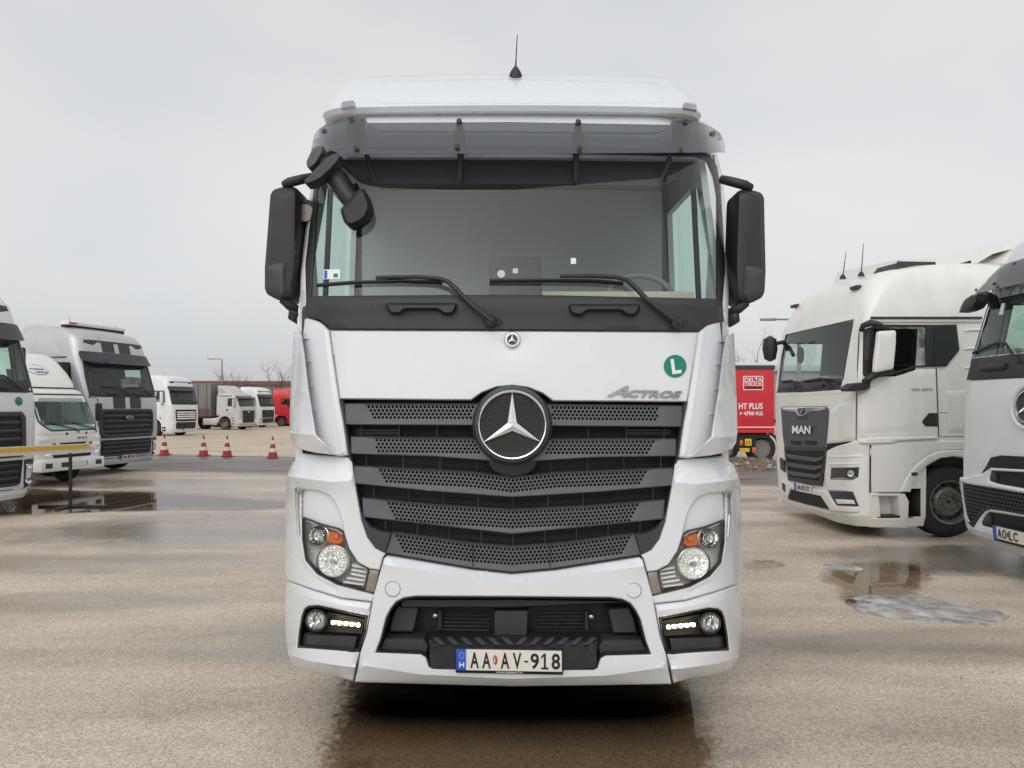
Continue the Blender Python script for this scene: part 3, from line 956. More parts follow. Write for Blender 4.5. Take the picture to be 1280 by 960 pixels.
def puddle(pts, z, jit, seed, rim):
    """water that thins out towards its rim: attribute depth 0 at the rim, 1 inside"""
    rnd = random.Random(seed)
    P = [Vector(p) for p in pts]
    L, k = [], len(P)
    for i in range(k):
        p0, p1, p2, p3 = P[i - 1], P[i], P[(i + 1) % k], P[(i + 2) % k]
        for j in range(6):
            t = j / 6
            q = 0.5 * ((2 * p1) + (p2 - p0) * t + (2 * p0 - 5 * p1 + 4 * p2 - p3) * t * t + (3 * p1 - p0 - 3 * p2 + p3) * t ** 3)
            L.append((q.x + rnd.gauss(0, jit), q.y + rnd.gauss(0, jit)))
    X = np.array(L)
    gx, gy = np.meshgrid(np.arange(X[:, 0].min(), X[:, 0].max(), rim * .6), np.arange(X[:, 1].min(), X[:, 1].max(), rim * .6))
    gx, gy = gx.ravel(), gy.ravel()
    ok = inside(L, gx, gy)
    gx, gy = gx[ok], gy[ok]
    A, B = X, np.roll(X, -1, 0)
    def dist(x, y):
        AB = B - A; t = np.clip(((x - A[:, 0]) * AB[:, 0] + (y - A[:, 1]) * AB[:, 1]) / ((AB ** 2).sum(1) + 1e-9), 0, 1)
        return np.hypot(A[:, 0] + t * AB[:, 0] - x, A[:, 1] + t * AB[:, 1] - y).min()
    ds = np.array([dist(x, y) for x, y in zip(gx, gy)])
    ok = ds > rim * .2
    pts2 = [Vector(p) for p in L] + [Vector((x, y)) for x, y in zip(gx[ok], gy[ok])]
    vo, _, fo, _, _, _ = delaunay_2d_cdt(pts2, [(i, (i + 1) % len(L)) for i in range(len(L))], [], 0, 1e-5)
    fo = [f for f in fo if inside(L, np.array([sum(vo[i].x for i in f) / 3]), np.array([sum(vo[i].y for i in f) / 3]))[0]]
    ob = mesh('puddle', [(v.x, v.y, z) for v in vo], fo, m_wat)
    at = ob.data.attributes.new('depth', 'FLOAT', 'POINT')
    at.data.foreach_set('value', [min(1.0, float(dist(v.x, v.y)) / rim) for v in vo])
    return tag(ob, kind='structure')
puddle([(-0.92, 2.9), (-1.02, 3.5), (-1.10, 4.2), (-1.1, 5.2), (-0.3, 5.9), (0.9, 5.6), (1.22, 4.6), (1.20, 4.0), (1.12, 3.6), (0.95, 3.3), (0.5, 3.2), (0.1, 3.0), (-0.30, 2.8)], 0.005, .012, 3, .30)
puddle([G(*p) for p in [(-60, 615), (20, 609), (100, 612), (193, 614), (280, 619), (390, 628), (340, 638), (210, 640), (100, 643), (0, 646), (-70, 642)]], 0.005, .04, 4, .5)
puddle([G(*p) for p in [(1020, 713), (1055, 702), (1145, 702), (1172, 716), (1155, 748), (1105, 762), (1050, 754), (1030, 732)]], 0.005, .03, 5, .3)
puddle([G(*p) for p in [(920, 704), (960, 698), (990, 706), (972, 714), (926, 714)]], 0.004, .02, 6, .3)
ice = blob('ice_sheet', [G(*p) for p in [(1062, 752), (1085, 747), (1150, 748), (1200, 756), (1250, 768), (1262, 776), (1240, 781), (1190, 780), (1165, 777), (1110, 773), (1075, 765)]], 0.016, M_['ice'], 0.02, 8, 0.014)
tag(ice, 'ragged white sheet of melting ice on the asphalt beside the right puddle', 'ice')
ice2 = blob('ice_sheet', [G(*p) for p in [(1029, 712), (1034, 705), (1050, 706), (1076, 711), (1074, 715), (1052, 714)]], 0.012, M_['ice'], 0.012, 9, 0.010)
tag(ice2, 'small strip of white ice at the far rim of the right puddle', 'ice')
bx_, by_ = G(1064, 754)
lf = MB().lathe([(0.035, 0.004), (0.05, 0.018), (0.03, 0.034), (0.004, 0.04)], 9, 'z', (bx_, by_, 0.0)).build('brown_stone', mat('rust_brown_stone', (0.10, 0.035, 0.02), 0.8, bump=(60, 0.6)))
tag(lf, 'small rust brown stone lying at the near end of the ice', 'stone')

# ---- warehouse far behind
wh = thing('warehouse', 'long low warehouse with a dull red fascia far behind the yard', 'warehouse', (-38, 92, 0), -3)
MB().box(-90, 42, 0, 25, 0, 4.3).build('wall', M_['clad'], wh)
MB().box(-90, 31, -0.5, 25, 4.3, 4.85, 0.05).build('roof_fascia', M_['brick'], wh)
MB().box(-24, -10, -1.2, 3, 0, 5.3, 0.05).build('side_hall', M_['brick'], wh)
for i in range(26):
    MB().box(-88 + i * 5, -87.8 + i * 5, -0.12, 0.0, 0, 3.98).build('panel_joint', M_['galv'], wh)
wh2 = thing('warehouse', 'grey warehouse roof showing above the red box body', 'warehouse', (30, 95, 0), 2)
MB().box(-16, 50, 0, 22, 0, 6.2).build('wall', M_['clad'], wh2)
MB().box(-16.4, 50.4, -0.5, 22.4, 6.2, 7.0, 0.05).build('roof', M_['lightgrey'], wh2)

# ---- bare trees
def tree(x, y, h, seed, label, spread=0.55, name='bare_tree', thick=.040):
    rnd = random.Random(seed)
    t = thing(name, label, 'tree', (x, y, 0), 0, 'bare trees behind the yard')
    tr_, tw = MB(), MB()
    def grow(p, d, L, r, lev):
        q = p
        pts, rs = [p], [r]
        for i in range(3):
            d = (d + Vector((rnd.gauss(0, .12), rnd.gauss(0, .12), rnd.gauss(0.05, .08)))).normalized()
            q = q + d * L / 3
            pts.append(q); rs.append(r * (1 - 0.2 * (i + 1)))
        (tr_ if lev < 1 else tw).tube(pts, rs, 5 if lev < 2 else 3, cap=False)
        if lev >= 4: return
        for i in range(rnd.choice((3, 4, 4)) if lev < 3 else 3):
            k = rnd.choice((1, 2, 3, 3))
            a = rnd.uniform(0, 6.28)
            side = Vector((math.cos(a), math.sin(a), rnd.uniform(0.1, 0.7)))
            grow(pts[k], (d * (1 - spread) + side * spread).normalized(), L * rnd.uniform(.55, .78), rs[k] * .70, lev + 1)
    grow(Vector((0, 0, 0)), Vector((0, 0, 1)), h * .38, h * thick, 0)
    tr_.build('trunk', M_['bark'], t)
    tw.build('crown', M_['bark'], t)
    return t
tree(-33.6, 86, 7.4, 1, 'bushy bare tree just right of the tall lamp post')
tree(-31.2, 86, 7.2, 5, 'wide bare tree beside the bushy one, low crown')
tree(-28.4, 84, 8.6, 3, 'tallest of the bare trees, thin upright crown over the white trucks')
tree(-26.0, 87, 7.2, 9, 'slender bare tree above the red truck')
tree(14.1, 45, 7.4, 4, 'bare tree behind the red box body')
tree(15.9, 47, 6.6, 12, 'bare tree half hidden by the cream truck')
tree(12.6, 49, 5.6, 14, 'thin bare tree at the mirror of the white truck')

# ---- lamp posts
def lamp_post(x, y, h, arm, dirx, label):
    t = thing('street_lamp', label, 'street lamp', (x, y, 0))
    MB().tube([(0, 0, 0), (0, 0, h * .5), (0, 0, h)], [0.11, 0.09, 0.06], 10).build('pole', M_['galv'], t)
    MB().tube([(0, 0, h - .02), (dirx * arm * .4, 0, h + .04), (dirx * arm, 0, h + .05)], [0.05, 0.045, 0.04], 8).build('arm', M_['galv'], t)
    MB().box(min(dirx * arm, dirx * (arm + .7)), max(dirx * arm, dirx * (arm + .7)), -.13, .13, h - .01, h + .09, .03).build('lamp_head', M_['galv'], t)
    return t
lp = lamp_post(-29.0, 72, 6.35, 0.75, -1, 'grey street lamp with one arm standing over the far grey trailer')
MB().box(-.35, 0.05, -.05, .05, 4.35, 4.45, .02).build('bracket', M_['galv'], lp)
lp2 = lamp_post(12.75, 32, 5.55, 1.0, -1, 'street lamp whose arm sticks out over the cream truck roof')
lp2.rotation_euler = (0, R(14) * 0, 0)

# ---- traffic cones
def cone_parts(root):
    MB().box(-.17, .17, -.17, .17, 0.0, .035, .012).build('base', M_['orangecone'], root)
    prof = [(.158, .035), (.128, .20), (.100, .34), (.064, .47), (.034, .62), (.022, .72), (.018, .735)]
    def r_at(z): return float(np.interp(z, [p[1] for p in prof], [p[0] for p in prof]))
    MB().lathe(prof, 20).build('cone_body', M_['orangecone'], root)
    for (z0, z1) in ((.20, .335), (.47, .60)):
        MB().lathe([(r_at(z0) - .002, z0), (r_at(z0) + .005, z0 + .004), (r_at(z1) + .005, z1 - .004), (r_at(z1) - .002, z1)], 20, cap=False).build('white_band', M_['conewhite'], root)
cones = [((205.5, 569), 'red and white cone half behind the silver truck', 0), ((254.5, 570), 'red and white cone in front of the first far white truck', 1),
         ((284, 570.5), 'red and white cone before the grey far truck with the tarp trailer', 2), ((341, 572.5), 'red and white cone below the far red truck, nearest the white cab', 3)]
proto = None
for (p, lab, i) in cones:
    x, y = G(*p)
    if proto is None:
        proto = thing('traffic_cone', lab, 'traffic cone', (x, y, 0), 20, 'cones along the far road edge')
        cone_parts(proto)
        kids = list(COL.objects)
        kids = [o for o in kids if o.parent == proto]
    else:
        c = proto.copy(); COL.objects.link(c)
        c.location = (x, y, 0); c.rotation_euler = (0, 0, i * 1.1); c['label'] = lab
        for k in kids:
            d = k.copy(); COL.objects.link(d); d.parent = c

# ---- boom barrier at the left edge
bar = thing('boom_barrier', 'white boom with a yellow stripe resting on a thin dark post', 'barrier', (*G(88, 634), 0))
by0 = bar.location.y
def bx(px, py, y): return ((px - CX) / FPX * y - bar.location.x, y - by0, CAMZ - (py - HY) / FPX * y)
p0, p1 = Vector(bx(-160, 574.5, 8.6)), Vector(bx(112, 559.5, by0 - .02))
d_ = (p1 - p0); L_ = d_.length
MBb = MB()
ex = d_.normalized(); ez = Vector((0, 0, 1)); ey = ez.cross(ex).normalized(); ez = ex.cross(ey)
def obox(mb, a0, a1, b0, b1, c0, c1):
    v = [p0 + ex * a + ey * b + ez * c for a in (a0, a1) for b in (b0, b1) for c in (c0, c1)]
    mb.add(v, [(0, 1, 3, 2), (4, 6, 7, 5), (0, 4, 5, 1), (2, 3, 7, 6), (0, 2, 6, 4), (1, 5, 7, 3)])
obox(MBb, 0, L_, -.03, .03, -.06, .075)
MBb.build('boom', M_['conewhite'], bar)
sb = MB(); obox(sb, 0, L_ - .05, -.034, -.0305, -.005, .058); sb.build('yellow_stripe', M_['yellow'], bar)
MB().tube([(0, 0, 0.01), (0, 0, 0.95)], 0.03, 10).build('post', M_['darksteel'], bar)
MB().box(-.55, .65, -.04, .04, 0.0, .04, .008).box(-.04, .04, -.4, .4, 0.0, .036, .008).build('post_foot', M_['darksteel'], bar)

# ---- heap of rubble beside the red lorry
hp_ = MB()
rnd = random.Random(21)
hx, hy = G(925, 588)
V, F = [], []
N1, N2 = 26, 12
for i in range(N1 + 1):
    for j in range(N2 + 1):
        a, b = i / N1 * 2 - 1, j / N2 * 2 - 1
        e = max(0, 1 - (a * a + b * b))
        V.append((a * 1.7, b * .9, -0.03 + 0.30 * e ** .7 * (0.55 + rnd.random() * .8)))
for i in range(N1):
    for j in range(N2):
        q = i * (N2 + 1) + j
        F.append((q, q + N2 + 1, q + N2 + 2, q + 1))
hp = thing('rubble_heap', 'low brown heap of rubble and twigs beside the red lorry', 'rubble heap', (hx + .3, hy + 0.6, 0))
mesh('earth_mound', V, F, M_['rubble'], hp, 180)
tw = MB()
for i in range(70):
    a, b = rnd.uniform(-1.5, 1.5), rnd.uniform(-.7, .5)
    d = Vector((rnd.gauss(0, 1), rnd.gauss(0, .5), rnd.gauss(0, .35))).normalized() * rnd.uniform(.15, .45)
    p = Vector((a * .9, b, rnd.uniform(.08, .28)))
    tw.tube([p - d / 2, p + d / 2], rnd.uniform(.008, .02), 4)
tag(tw.build('twigs', M_['bark'], hp), kind='stuff')
st_ = MB()
for i in range(60):
    a, b = rnd.uniform(-1.7, 1.7), rnd.uniform(-.85, .5)
    s = rnd.uniform(.03, .09)
    st_.lathe([(s * .5, -s * .6), (s, 0), (s * .6, s * .6), (s * .05, s * .75)], 6, 'z', (a, b, max(0.02, .20 * (1 - (a / 1.9) ** 2 - (b / .95) ** 2)) + .03))
tag(st_.build('stones', M_['clad'], hp), kind='stuff')

# ---- bits of grit and leaves lying on the pavement
gr_ = MB()
rnd = random.Random(5)
for i in range(70):
    y = 3.4 + 9 * rnd.random() ** 1.5
    x = rnd.uniform(-.75, .75) * y
    s = rnd.uniform(.004, .010)
    if abs(x) < 1.25 and y < 6: continue
    gr_.lathe([(s * .6, .001), (s, s * .4), (s * .5, s * .9)], 5, 'z', (x, y, 0.002))
tag(gr_.build('gravel', M_['clad']), kind='stuff')

# ================================================================== THE WHITE TRUCK IN FRONT
Y0 = 3.72
_pz = [0, .25, .45, .6, 1.0, 1.5, 1.85, 2.2, 2.35, 2.42, 3.1, 3.3, 3.45, 3.6, 3.72, 3.86, 3.97, 4.06, 4.5]
_pv = [.05, .02, 0, 0, .01, .03, .05, .08, .10, .12, .36, .44, .50, .57, .63, .74, .87, 1.02, 1.4]
def F_main(u, w):
    x = np.abs(u)
    return np.interp(w, _pz, _pv) + 0.04 * (x / 1.25) ** 2 + 0.30 * np.clip((x - .8) / .45, 0, 1.35) ** 2.5
TM = Tr((0, Y0, 0), 0, F_main, tn=2.5, tf=8)
TM.step = 8.0
truck = thing('truck', 'large white truck facing the camera, star badge in its grille, green L sticker', 'truck', (0, Y0, 0))

def M(p):
    cx = float(np.interp(p[1], [100, 190, 410, 850], [649, 648, 642, 641.5]))
    x2 = 2 * cx - p[0]
    return (x2, p[1] + 0.0065 * (x2 - p[0])) + tuple(p[2:])
PA = dict(ang=13)
def MM(pts): return [M(p) for p in reversed(pts)]
def sym(half): return list(half) + [M(p) for p in reversed(half) if p[0] < 632]
def I(p): return p
SIDES = ((lambda pts: list(pts)), MM)
T1 = (I, M)

W_, S_, B_, C_ = M_['white'], M_['slat'], M_['black'], M_['cowl']

# ---- bonnet flap
hood = patch('bonnet_panel', W_, truck, TM, [(412.5, 412.6), (640, 413.5), (873, 414.8), (859, 502.6), (691, 501.5), (678, 492), (660, 485), (640, 482.5), (620, 484.5), (602, 491.5), (589, 500.5), (424.6, 499)],
             th=.03, bev=.012, bw=1.8, lines=[[(616, 417, 0), (628, 428, .006), (641, 436, .008), (654, 428, .006), (666, 417, 0)], [(620, 450, 0), (660, 450, 0)]])
# small round badge
rings('badge', M_['slat2'], hood, TM, (640.3, 424.5), [(10.2, .004), (9.6, -.006), (9.0, -.009)], 28)
rings('badge_ring', M_['satin'], hood, TM, (640.3, 424.5), [(9.8, -.004), (9.4, -.010), (6.6, -.0105), (6.2, -.006)], 28, cap=False)

def star(name, parent, c, Ro, ri, dc, dt, ry=1.0):
    P2 = []
    for k in range(6):
        a = math.radians(-90 + 60 * k)
        r = Ro if k % 2 == 0 else ri
        P2.append((c[0] + r * math.cos(a), c[1] + r * math.sin(a), dt))
    P2.append((c[0], c[1], dc))
    V = TM.map([p[0] for p in P2], [p[1] for p in P2], [p[2] for p in P2])
    B = TM.map([p[0] for p in P2], [p[1] for p in P2], [.02] * 7)
    F = [(i, 6, (i + 1) % 6) for i in range(6)] + [(i, (i + 1) % 6, 7 + (i + 1) % 6, 7 + i) for i in range(6)]
    return mesh(name, np.concatenate([V, B]), F, M_['chrome'], parent, 5)
star('badge_star', hood, (640.3, 424.5), 6.6, 1.6, -.014, -.0115)
# green L sticker
gs = rings('round_sticker', M_['green'], hood, TM, (844, 457.8), [(14.3, 0), (14.2, -.003)], 36)
Lq = [(838.0, 449.2), (842.0, 448.4), (844.2, 463.2), (851.6, 462.0), (852.2, 466.2), (840.6, 468.0)]
patch('letter_mark', M_['whiteprint'], gs, TM, Lq, th=.001, dv=-.005)
# lettering on the bonnet
text_on('lettering', 'A', M_['letter'], hood, TM, [(759, 495), (786, 496), (786, 482.5), (759, 481.5)], -.003, .010, 0.55, .03)
text_on('lettering', 'CTROS', M_['letter'], hood, TM, [(784, 496.2), (851, 497.8), (853, 488.6), (786, 487.2)], -.003, .010, 0.2, .03)

# ---- grille
grille = patch('grille', M_['void'], truck, TM, sym([(426, 499), (434, 572), (440, 620), (450, 655), (462, 680), (476, 694), (500, 698), (590, 712), (640, 718)]), th=.02, dv=.10, step=20)
for k, T in enumerate(T1):
    pass
def lerp_line(pts):
    xs, ys = [p[0] for p in pts], [p[1] for p in pts]
    return lambda x: float(np.interp(x, xs, ys))
BC = (640.3, 531.3)
def slat(top, bot, xl, slant, rows, off, dy, badge=True, hx=None):
    """one bar of the grille with its punched field; top, bot = left half as photo points"""
    full = sym(top) if top[-1][0] > 632 else top
    ol = sym(top)
    ob = sym(bot)
    outline = ol + list(reversed(ob))
    ft = lerp_line(ol)
    holes = []
    for k in range(rows):
        x0 = xl + slant * k
        x1 = M((x0, 560))[0]
        n = int((x1 - x0) / 5.0)
        for i in range(n + 1):
            x = 641 + (i - n / 2) * 5.0 + (0 if (k % 2) == (n % 2) else 0)
            x = 641 - 200 + 2.5 * (k % 2) + 5.0 * (i + math.ceil((x0 - 441 - 2.5 * (k % 2)) / 5.0))
            if x > x1: continue
            y = ft(x) + off + k * dy
            if badge and math.hypot(x - BC[0], y - BC[1]) < 52: continue
            holes.append(circ(x, y, 1.85, 6))
    return patch('slat', S_, grille, TM, outline, holes=holes, th=.035, bev=.006, bw=1.2, dv=.012, many=True, step=9, ang=30)
slat([(429, 504, .01), (640, 504.5, .01)], [(432, 531, -.008), (640, 532, -.008)], 459, 1.7, 4, 4.6, 4.4)
slat([(438, 545.5, .01), (640, 548.5, .01)], [(438.5, 567.5, -.008), (540, 570.5, -.008), (640, 578, -.008)], 467, 1.7, 4, 4.4, 4.4)
slat([(441, 582, .01), (590, 590, .01), (640, 596.5, .01)], [(443, 604.5, -.008), (540, 614, -.008), (640, 621.5, -.008)], 473, 2.4, 4, 4.2, 4.4)
slat([(452, 622, .01), (545, 631, .01), (640, 637, .01)], [(454, 646.5, -.008), (545, 656.5, -.008), (640, 667.5, -.008)], 485, 2.6, 5, 4.2, 4.4)
slat([(489.5, 665, .01), (590, 679, .01), (640, 683, .01)], [(482, 691, -.004), (590, 709.5, -.004), (640, 715, -.004)], 496, 2.4, 5, 4.2, 4.4)
# bars between the slats (dark mesh and ribs)
for (ya, yb, xa, xb) in ((533, 546, 440, 842), (570, 588, 446, 838), (606, 632, 455, 828), (648, 678, 470, 812)):
    n = 9
    for i in range(n):
        x = xa + 12 + (xb - xa - 24) * i / (n - 1)
        sag = 0 if ya < 560 else 16 * (1 - abs(x - 641) / 200)
        tube_on('rib', M_['slat2'], grille, TM, [(x, ya - 2 + sag * .5, .06), (x, yb + 2 + sag, .06)], .0035, 6)
    for j in range(3):
        y = ya + (yb - ya) * (j + 1) / 4
        pts = [(x, y + (0 if ya < 560 else 15 * (1 - abs(x - 641) / 200)), .065) for x in np.linspace(xa + 4, xb - 4, 9)]
        tube_on('mesh_bar', M_['void'], grille, TM, pts, .003, 5)
for y0, y1, xa, xb in ((534, 545, 446, 596), (534, 545, 688, 838)):
    patch('side_mesh', M_['slat2'], grille, TM, rect(xa, y0 + 1.5, xa + 54, y1 - .5) if xa < 640 else rect(xb - 54, y0 + 1.5, xb, y1 - .5), th=.01, dv=.075)
# frame down the sides and lower corners
for S in SIDES:
    patch('grille_frame', M_['slat2'], grille, TM, S([(425.5, 500), (429.5, 500.5), (433, 532), (438.5, 568), (444, 600), (451, 635), (456, 648), (463, 658), (476, 664), (489.5, 665.5), (482.5, 690.5), (476, 689), (469, 684.5), (459, 671), (452, 650), (445.5, 615), (440, 578), (434.5, 565)]),
          th=.04, bev=.006, bw=1.0, dv=.004)
for x in (590, 688.5):
    tube_on('seam', M_['void'], grille, TM, [(x, 680, .004), (x + (1 if x < 640 else -1), 708.5, .0)], .0022, 5)
# round badge
bz = rings('star_badge', M_['slat2'], grille, TM, BC, [(51, .06), (50, .0), (48.5, -.035), (46.5, -.052), (43.5, -.055), (42.5, -.045), (42.3, -.03), (41, -.028)], 64, cap=True)
rings('badge_ring', M_['chrome'], bz, TM, BC, [(44.2, -.048), (43.6, -.062), (42.4, -.068), (41.0, -.066), (40.2, -.058), (40.0, -.03)], 64, cap=False)
star('badge_star', bz, (640.3, 532.0), 41.5, 6.6, -.066, -.054)
hexes = []
for j in range(-11, 12):
    for i in range(-13, 14):
        x, y = BC[0] + i * 3.3 + (1.65 if j % 2 else 0), BC[1] + j * 2.9
        if math.hypot(x - BC[0], y - BC[1]) < 37.5: hexes.append(circ(x, y, 1.25, 6))
patch('badge_mesh', M_['black'], bz, TM, circ(BC[0], BC[1], 40.3, 48), holes=hexes, th=.006, dv=-.036, many=True, step=9)
rings('radar_cover', M_['black'], grille, TM, (641, 575), [(34, .06), (30, .03), (20, .02)], 36, ry=.68)

# ---- black cowl under the windscreen
cowl = patch('windscreen_cowl', C_, truck, TM, sym([(380.5, 392), (383, 373.5), (393, 370), (581, 368.5), (640, 368.5)]) + [(906, 404), (895, 405.5), (882, 408), (874, 414.5), (640, 413), (413, 412), (408, 405.6), (399, 399.5), (384.5, 396.5)],
             th=.03, bev=.006, bw=2, dv=-.004, lines=[[(398, 379.5, -.012), (640, 377.5, -.012), (892, 381.5, -.012)], [(400, 393, -.004), (640, 393, -.004), (885, 396, -.004)]])
for x in (421, 448, 479, 528, 766, 867, 880):
    tube_on('joint', M_['void'], cowl, TM, [(x, 374 + (3 if x > 860 else 0), -.006), (x - 1, 412, -.004)], .0015, 5)
for x0, x1, yy in ((482, 571.5, 378.5), (710.5, 800.5, 380)):
    hd = patch('grab_handle', B_, cowl, TM, [(x0, yy), (x1, yy), (x1 - 1, yy + 8), (x1 - 6, yy + 14.5), (x1 - 18, yy + 14.5), (x1 - 24, yy + 9), (x0 + 24, yy + 9), (x0 + 18, yy + 14.5), (x0 + 6, yy + 14), (x0 + 1, yy + 8)], th=.05, bev=.022, bw=3, dv=-.05, r=3)
# wipers
def wiper(name, arm, blade, piv):
    wp = tube_on(name, B_, truck, TM, arm, [.010 + .006 * (1 - i / (len(arm) - 1)) for i in range(len(arm))], 8)
    tube_on('blade', B_, wp, TM, blade, .008, 6)
    tube_on('rubber_lip', M_['void'], wp, TM, [(x, y + 2.2, d + .012) for (x, y, d) in blade], .005, 5)
    rings('pivot', B_, wp, TM, piv, [(8.5, .01), (8, -.03), (5, -.045), (1, -.05)], 16)
    tube_on('hook', B_, wp, TM, [(piv[0] + 5, piv[1] - 3, -.03), (piv[0] + 12, piv[1] - 3, -.02), (piv[0] + 14, piv[1] + 2, -.02), (piv[0] + 11, piv[1] + 5, -.02), (piv[0] + 8, piv[1] + 2, -.02)], .003, 5)
    return wp
wiper('wiper', [(616, 402, -.04), (602, 391, -.045), (584, 376, -.045), (570, 361, -.045), (560, 352, -.045), (548, 348, -.045), (520, 346, -.04), (470, 347, -.035)], [(396, 356, -.02), (440, 352.5, -.022), (500, 350.5, -.024), (553, 352.5, -.024)], (613, 401))
wiper('wiper', [(848, 404, -.04), (830, 391, -.045), (808, 374, -.045), (794, 359, -.045), (783, 349.5, -.045), (768, 346, -.045), (740, 345, -.04), (700, 345, -.035)], [(612, 350.5, -.02), (680, 350, -.022), (740, 350.5, -.024), (779, 353.8, -.024)], (846, 403))

# ---- windscreen, pillars, sun band
gl_out = sym([(389, 370.5), (391.5, 330), (397, 240), (402.6, 217), (411, 199), (424, 192), (640, 190)])
gl_bot = [(640, 368.7), (581, 368.7), (393, 371)]
screen = patch('windscreen', M_['wind'], truck, TM, gl_out + gl_bot, th=0, dv=.004, step=14)
patch('windscreen_seal', B_, truck, TM, sym([(383.5, 391), (381.5, 330), (386, 290), (393, 229), (399, 204), (409, 190), (424, 184), (640, 182)]) + [(893, 376.5), (640, 372), (391, 373)],
      holes=[gl_out + gl_bot], th=.03, bev=.004, bw=1.2, dv=-.002)
patch('shade_band', M_['trimd'], truck, TM, sym([(420, 188), (426, 196), (437, 213), (458, 226), (474, 229.6), (640, 229.5)]) + [(640, 180)], th=.02, dv=.07, back=True)
for S in SIDES:
    patch('pillar_trim', W_, truck, TM, S([(374.5, 401), (376, 338), (384, 262), (392, 214), (398, 196), (404, 190), (397, 215), (393, 229), (386, 290), (381.5, 330), (383, 397)]), th=.10, bev=.004, bw=.8, dv=.004)
# windscreen stickers
patch('toll_sticker', M_['whiteprint'], screen, TM, [(405, 337), (425, 336.5), (425, 348.5), (404, 349)], th=.001, dv=.001)
patch('sticker_mark', M_['blue'], screen, TM, [(405.5, 338), (409, 338), (408.7, 348), (405, 348)], th=.001, dv=-.001)
patch('sticker_mark', M_['green'], screen, TM, [(417, 342), (422, 341.8), (422, 346.5), (416.5, 346.5)], th=.001, dv=-.001)
patch('sticker', M_['paper'], screen, TM, rect(713.5, 322.5, 720, 330), th=.001, dv=.001)
# camera housing behind the glass
cbx = patch('camera_housing', M_['void'], truck, TM, [(611, 372), (612, 326), (616, 321), (672, 321), (676, 326), (678, 372)], th=.05, bev=.006, dv=.035, r=2)
rings('camera_eye', M_['paper'], cbx, TM, (626.5, 342.5), [(5, .03), (4.6, .026)], 20)
patch('camera_eye', M_['paper'], cbx, TM, rect(641, 335.5, 647.5, 341.5), th=.003, dv=.027)

# ---- smoked visor
vis = patch('sun_visor', M_['smoke'], truck, TM, sym([(389, 187, -.10), (392.5, 170, -.07), (397, 162.5, -.06), (407, 155.5, -.055), (420, 150.5, -.055), (438, 146.5, -.055), (455.5, 144.5, -.055), (459.5, 153.5, -.065), (640, 152.5, -.065)]) + [(640, 192, -.17), (553, 191.8, -.17), (470, 193, -.16), (429, 192.5, -.14), (400, 184.5, -.11)],
            th=.006, back=True)
for T in T1:
    patch('visor_bracket', M_['slat2'], vis, TM, [T(p) for p in ([(570, 152), (578, 152), (579, 165), (582, 168), (581, 180), (577, 187), (571, 187), (567, 180), (566, 168), (570, 164)])], th=.03, dv=-.06)
    patch('end_plate', M_['slat'], vis, TM, [T(p) for p in ([(434, 150), (455, 148), (456, 176), (448, 187), (438, 186), (433, 172)])], th=.02, dv=-.045)
    for c, d in (((439.3, 149.5), -.062), ((445, 185), -.145), ((405, 164), -.068), ((571.5, 183.3), -.16), ((574, 151), -.07)):
        rings('bolt', B_, vis, TM, T(c), [(3.4, d + .012), (3.2, d - .008), (1.8, d - .012)], 12)
    tube_on('stay', B_, vis, TM, [T((576, 190, -.08)), T((575, 226, .02))], .018, 6)
    tube_on('stay', B_, vis, TM, [T((458, 192, -.08)), T((462, 208, -.02)), T((470, 225, .03))], .016, 6)
# header behind the visor and roof fairing above
patch('header_panel', W_, truck, TM, sym([(398, 196, .02), (404, 170, .02), (413, 150, .03), (456, 135, .055), (640, 134.5, .055)]) + [(640, 196, -.01), (424, 196, -.01)], th=.05)
fair = Cab([(3.535, .53, 2.28, 1.15, .15), (3.56, .51, 2.28, 1.16, .15), (3.66, .605, 2.28, 1.152, .13), (3.74, .69, 2.28, 1.14, .12), (3.91, .90, 2.28, 1.09, .10), (3.955, .97, 2.28, 1.07, .10), (3.985, 1.06, 2.28, 1.03, .10), (4.0, 1.3, 2.28, .95, .1)], .05)
roof = fair.hull('roof_fairing', W_, truck)
TR_ = Tr((0, Y0, 0), 0, fair.front, tn=2.5, tf=8)
patch('fairing_recess', W_, roof, TR_, sym([(468, 126), (474, 104), (480, 101), (640, 98.5)]) + [(640, 129), (480, 129)], th=.012, dv=-.004, bev=.003, bw=2)
for T in T1:
    q = [T(p) for p in [(426, 136), (427.5, 127), (442.5, 125), (444, 133)]]
    mk = patch('marker_lamp', M_['satin'], roof, TR_, q, th=.03, bev=.008, bw=1.2, dv=-.025, r=2)
    patch('lens', M_['clear'], mk, TR_, [T(p) for p in [(430, 131.5), (430.5, 127.5), (440, 126.2), (440.5, 130)]], th=.004, dv=-.029)
for S in (sym,):
    tube_on('header_ridge', W_, truck, TM, S([(462, 156, -.005), (468, 161, -.005), (478, 164.5, -.005), (640, 165, -.005)]), .008, 6)
# antenna
ap = TR_.P(644.5, 95, .0)
an = MB().lathe([(.042, -.03), (.042, .0), (.036, .02), (.018, .05), (.008, .062)], 18, 'z', tuple(ap)).build('antenna_base', B_, truck)
MB().tube([ap + np.array([0, 0, .05]), ap + np.array([.004, 0, .14]), ap + np.array([.011, .01, .27])], [.007, .004, .0028], 6).build('antenna_rod', B_, an)

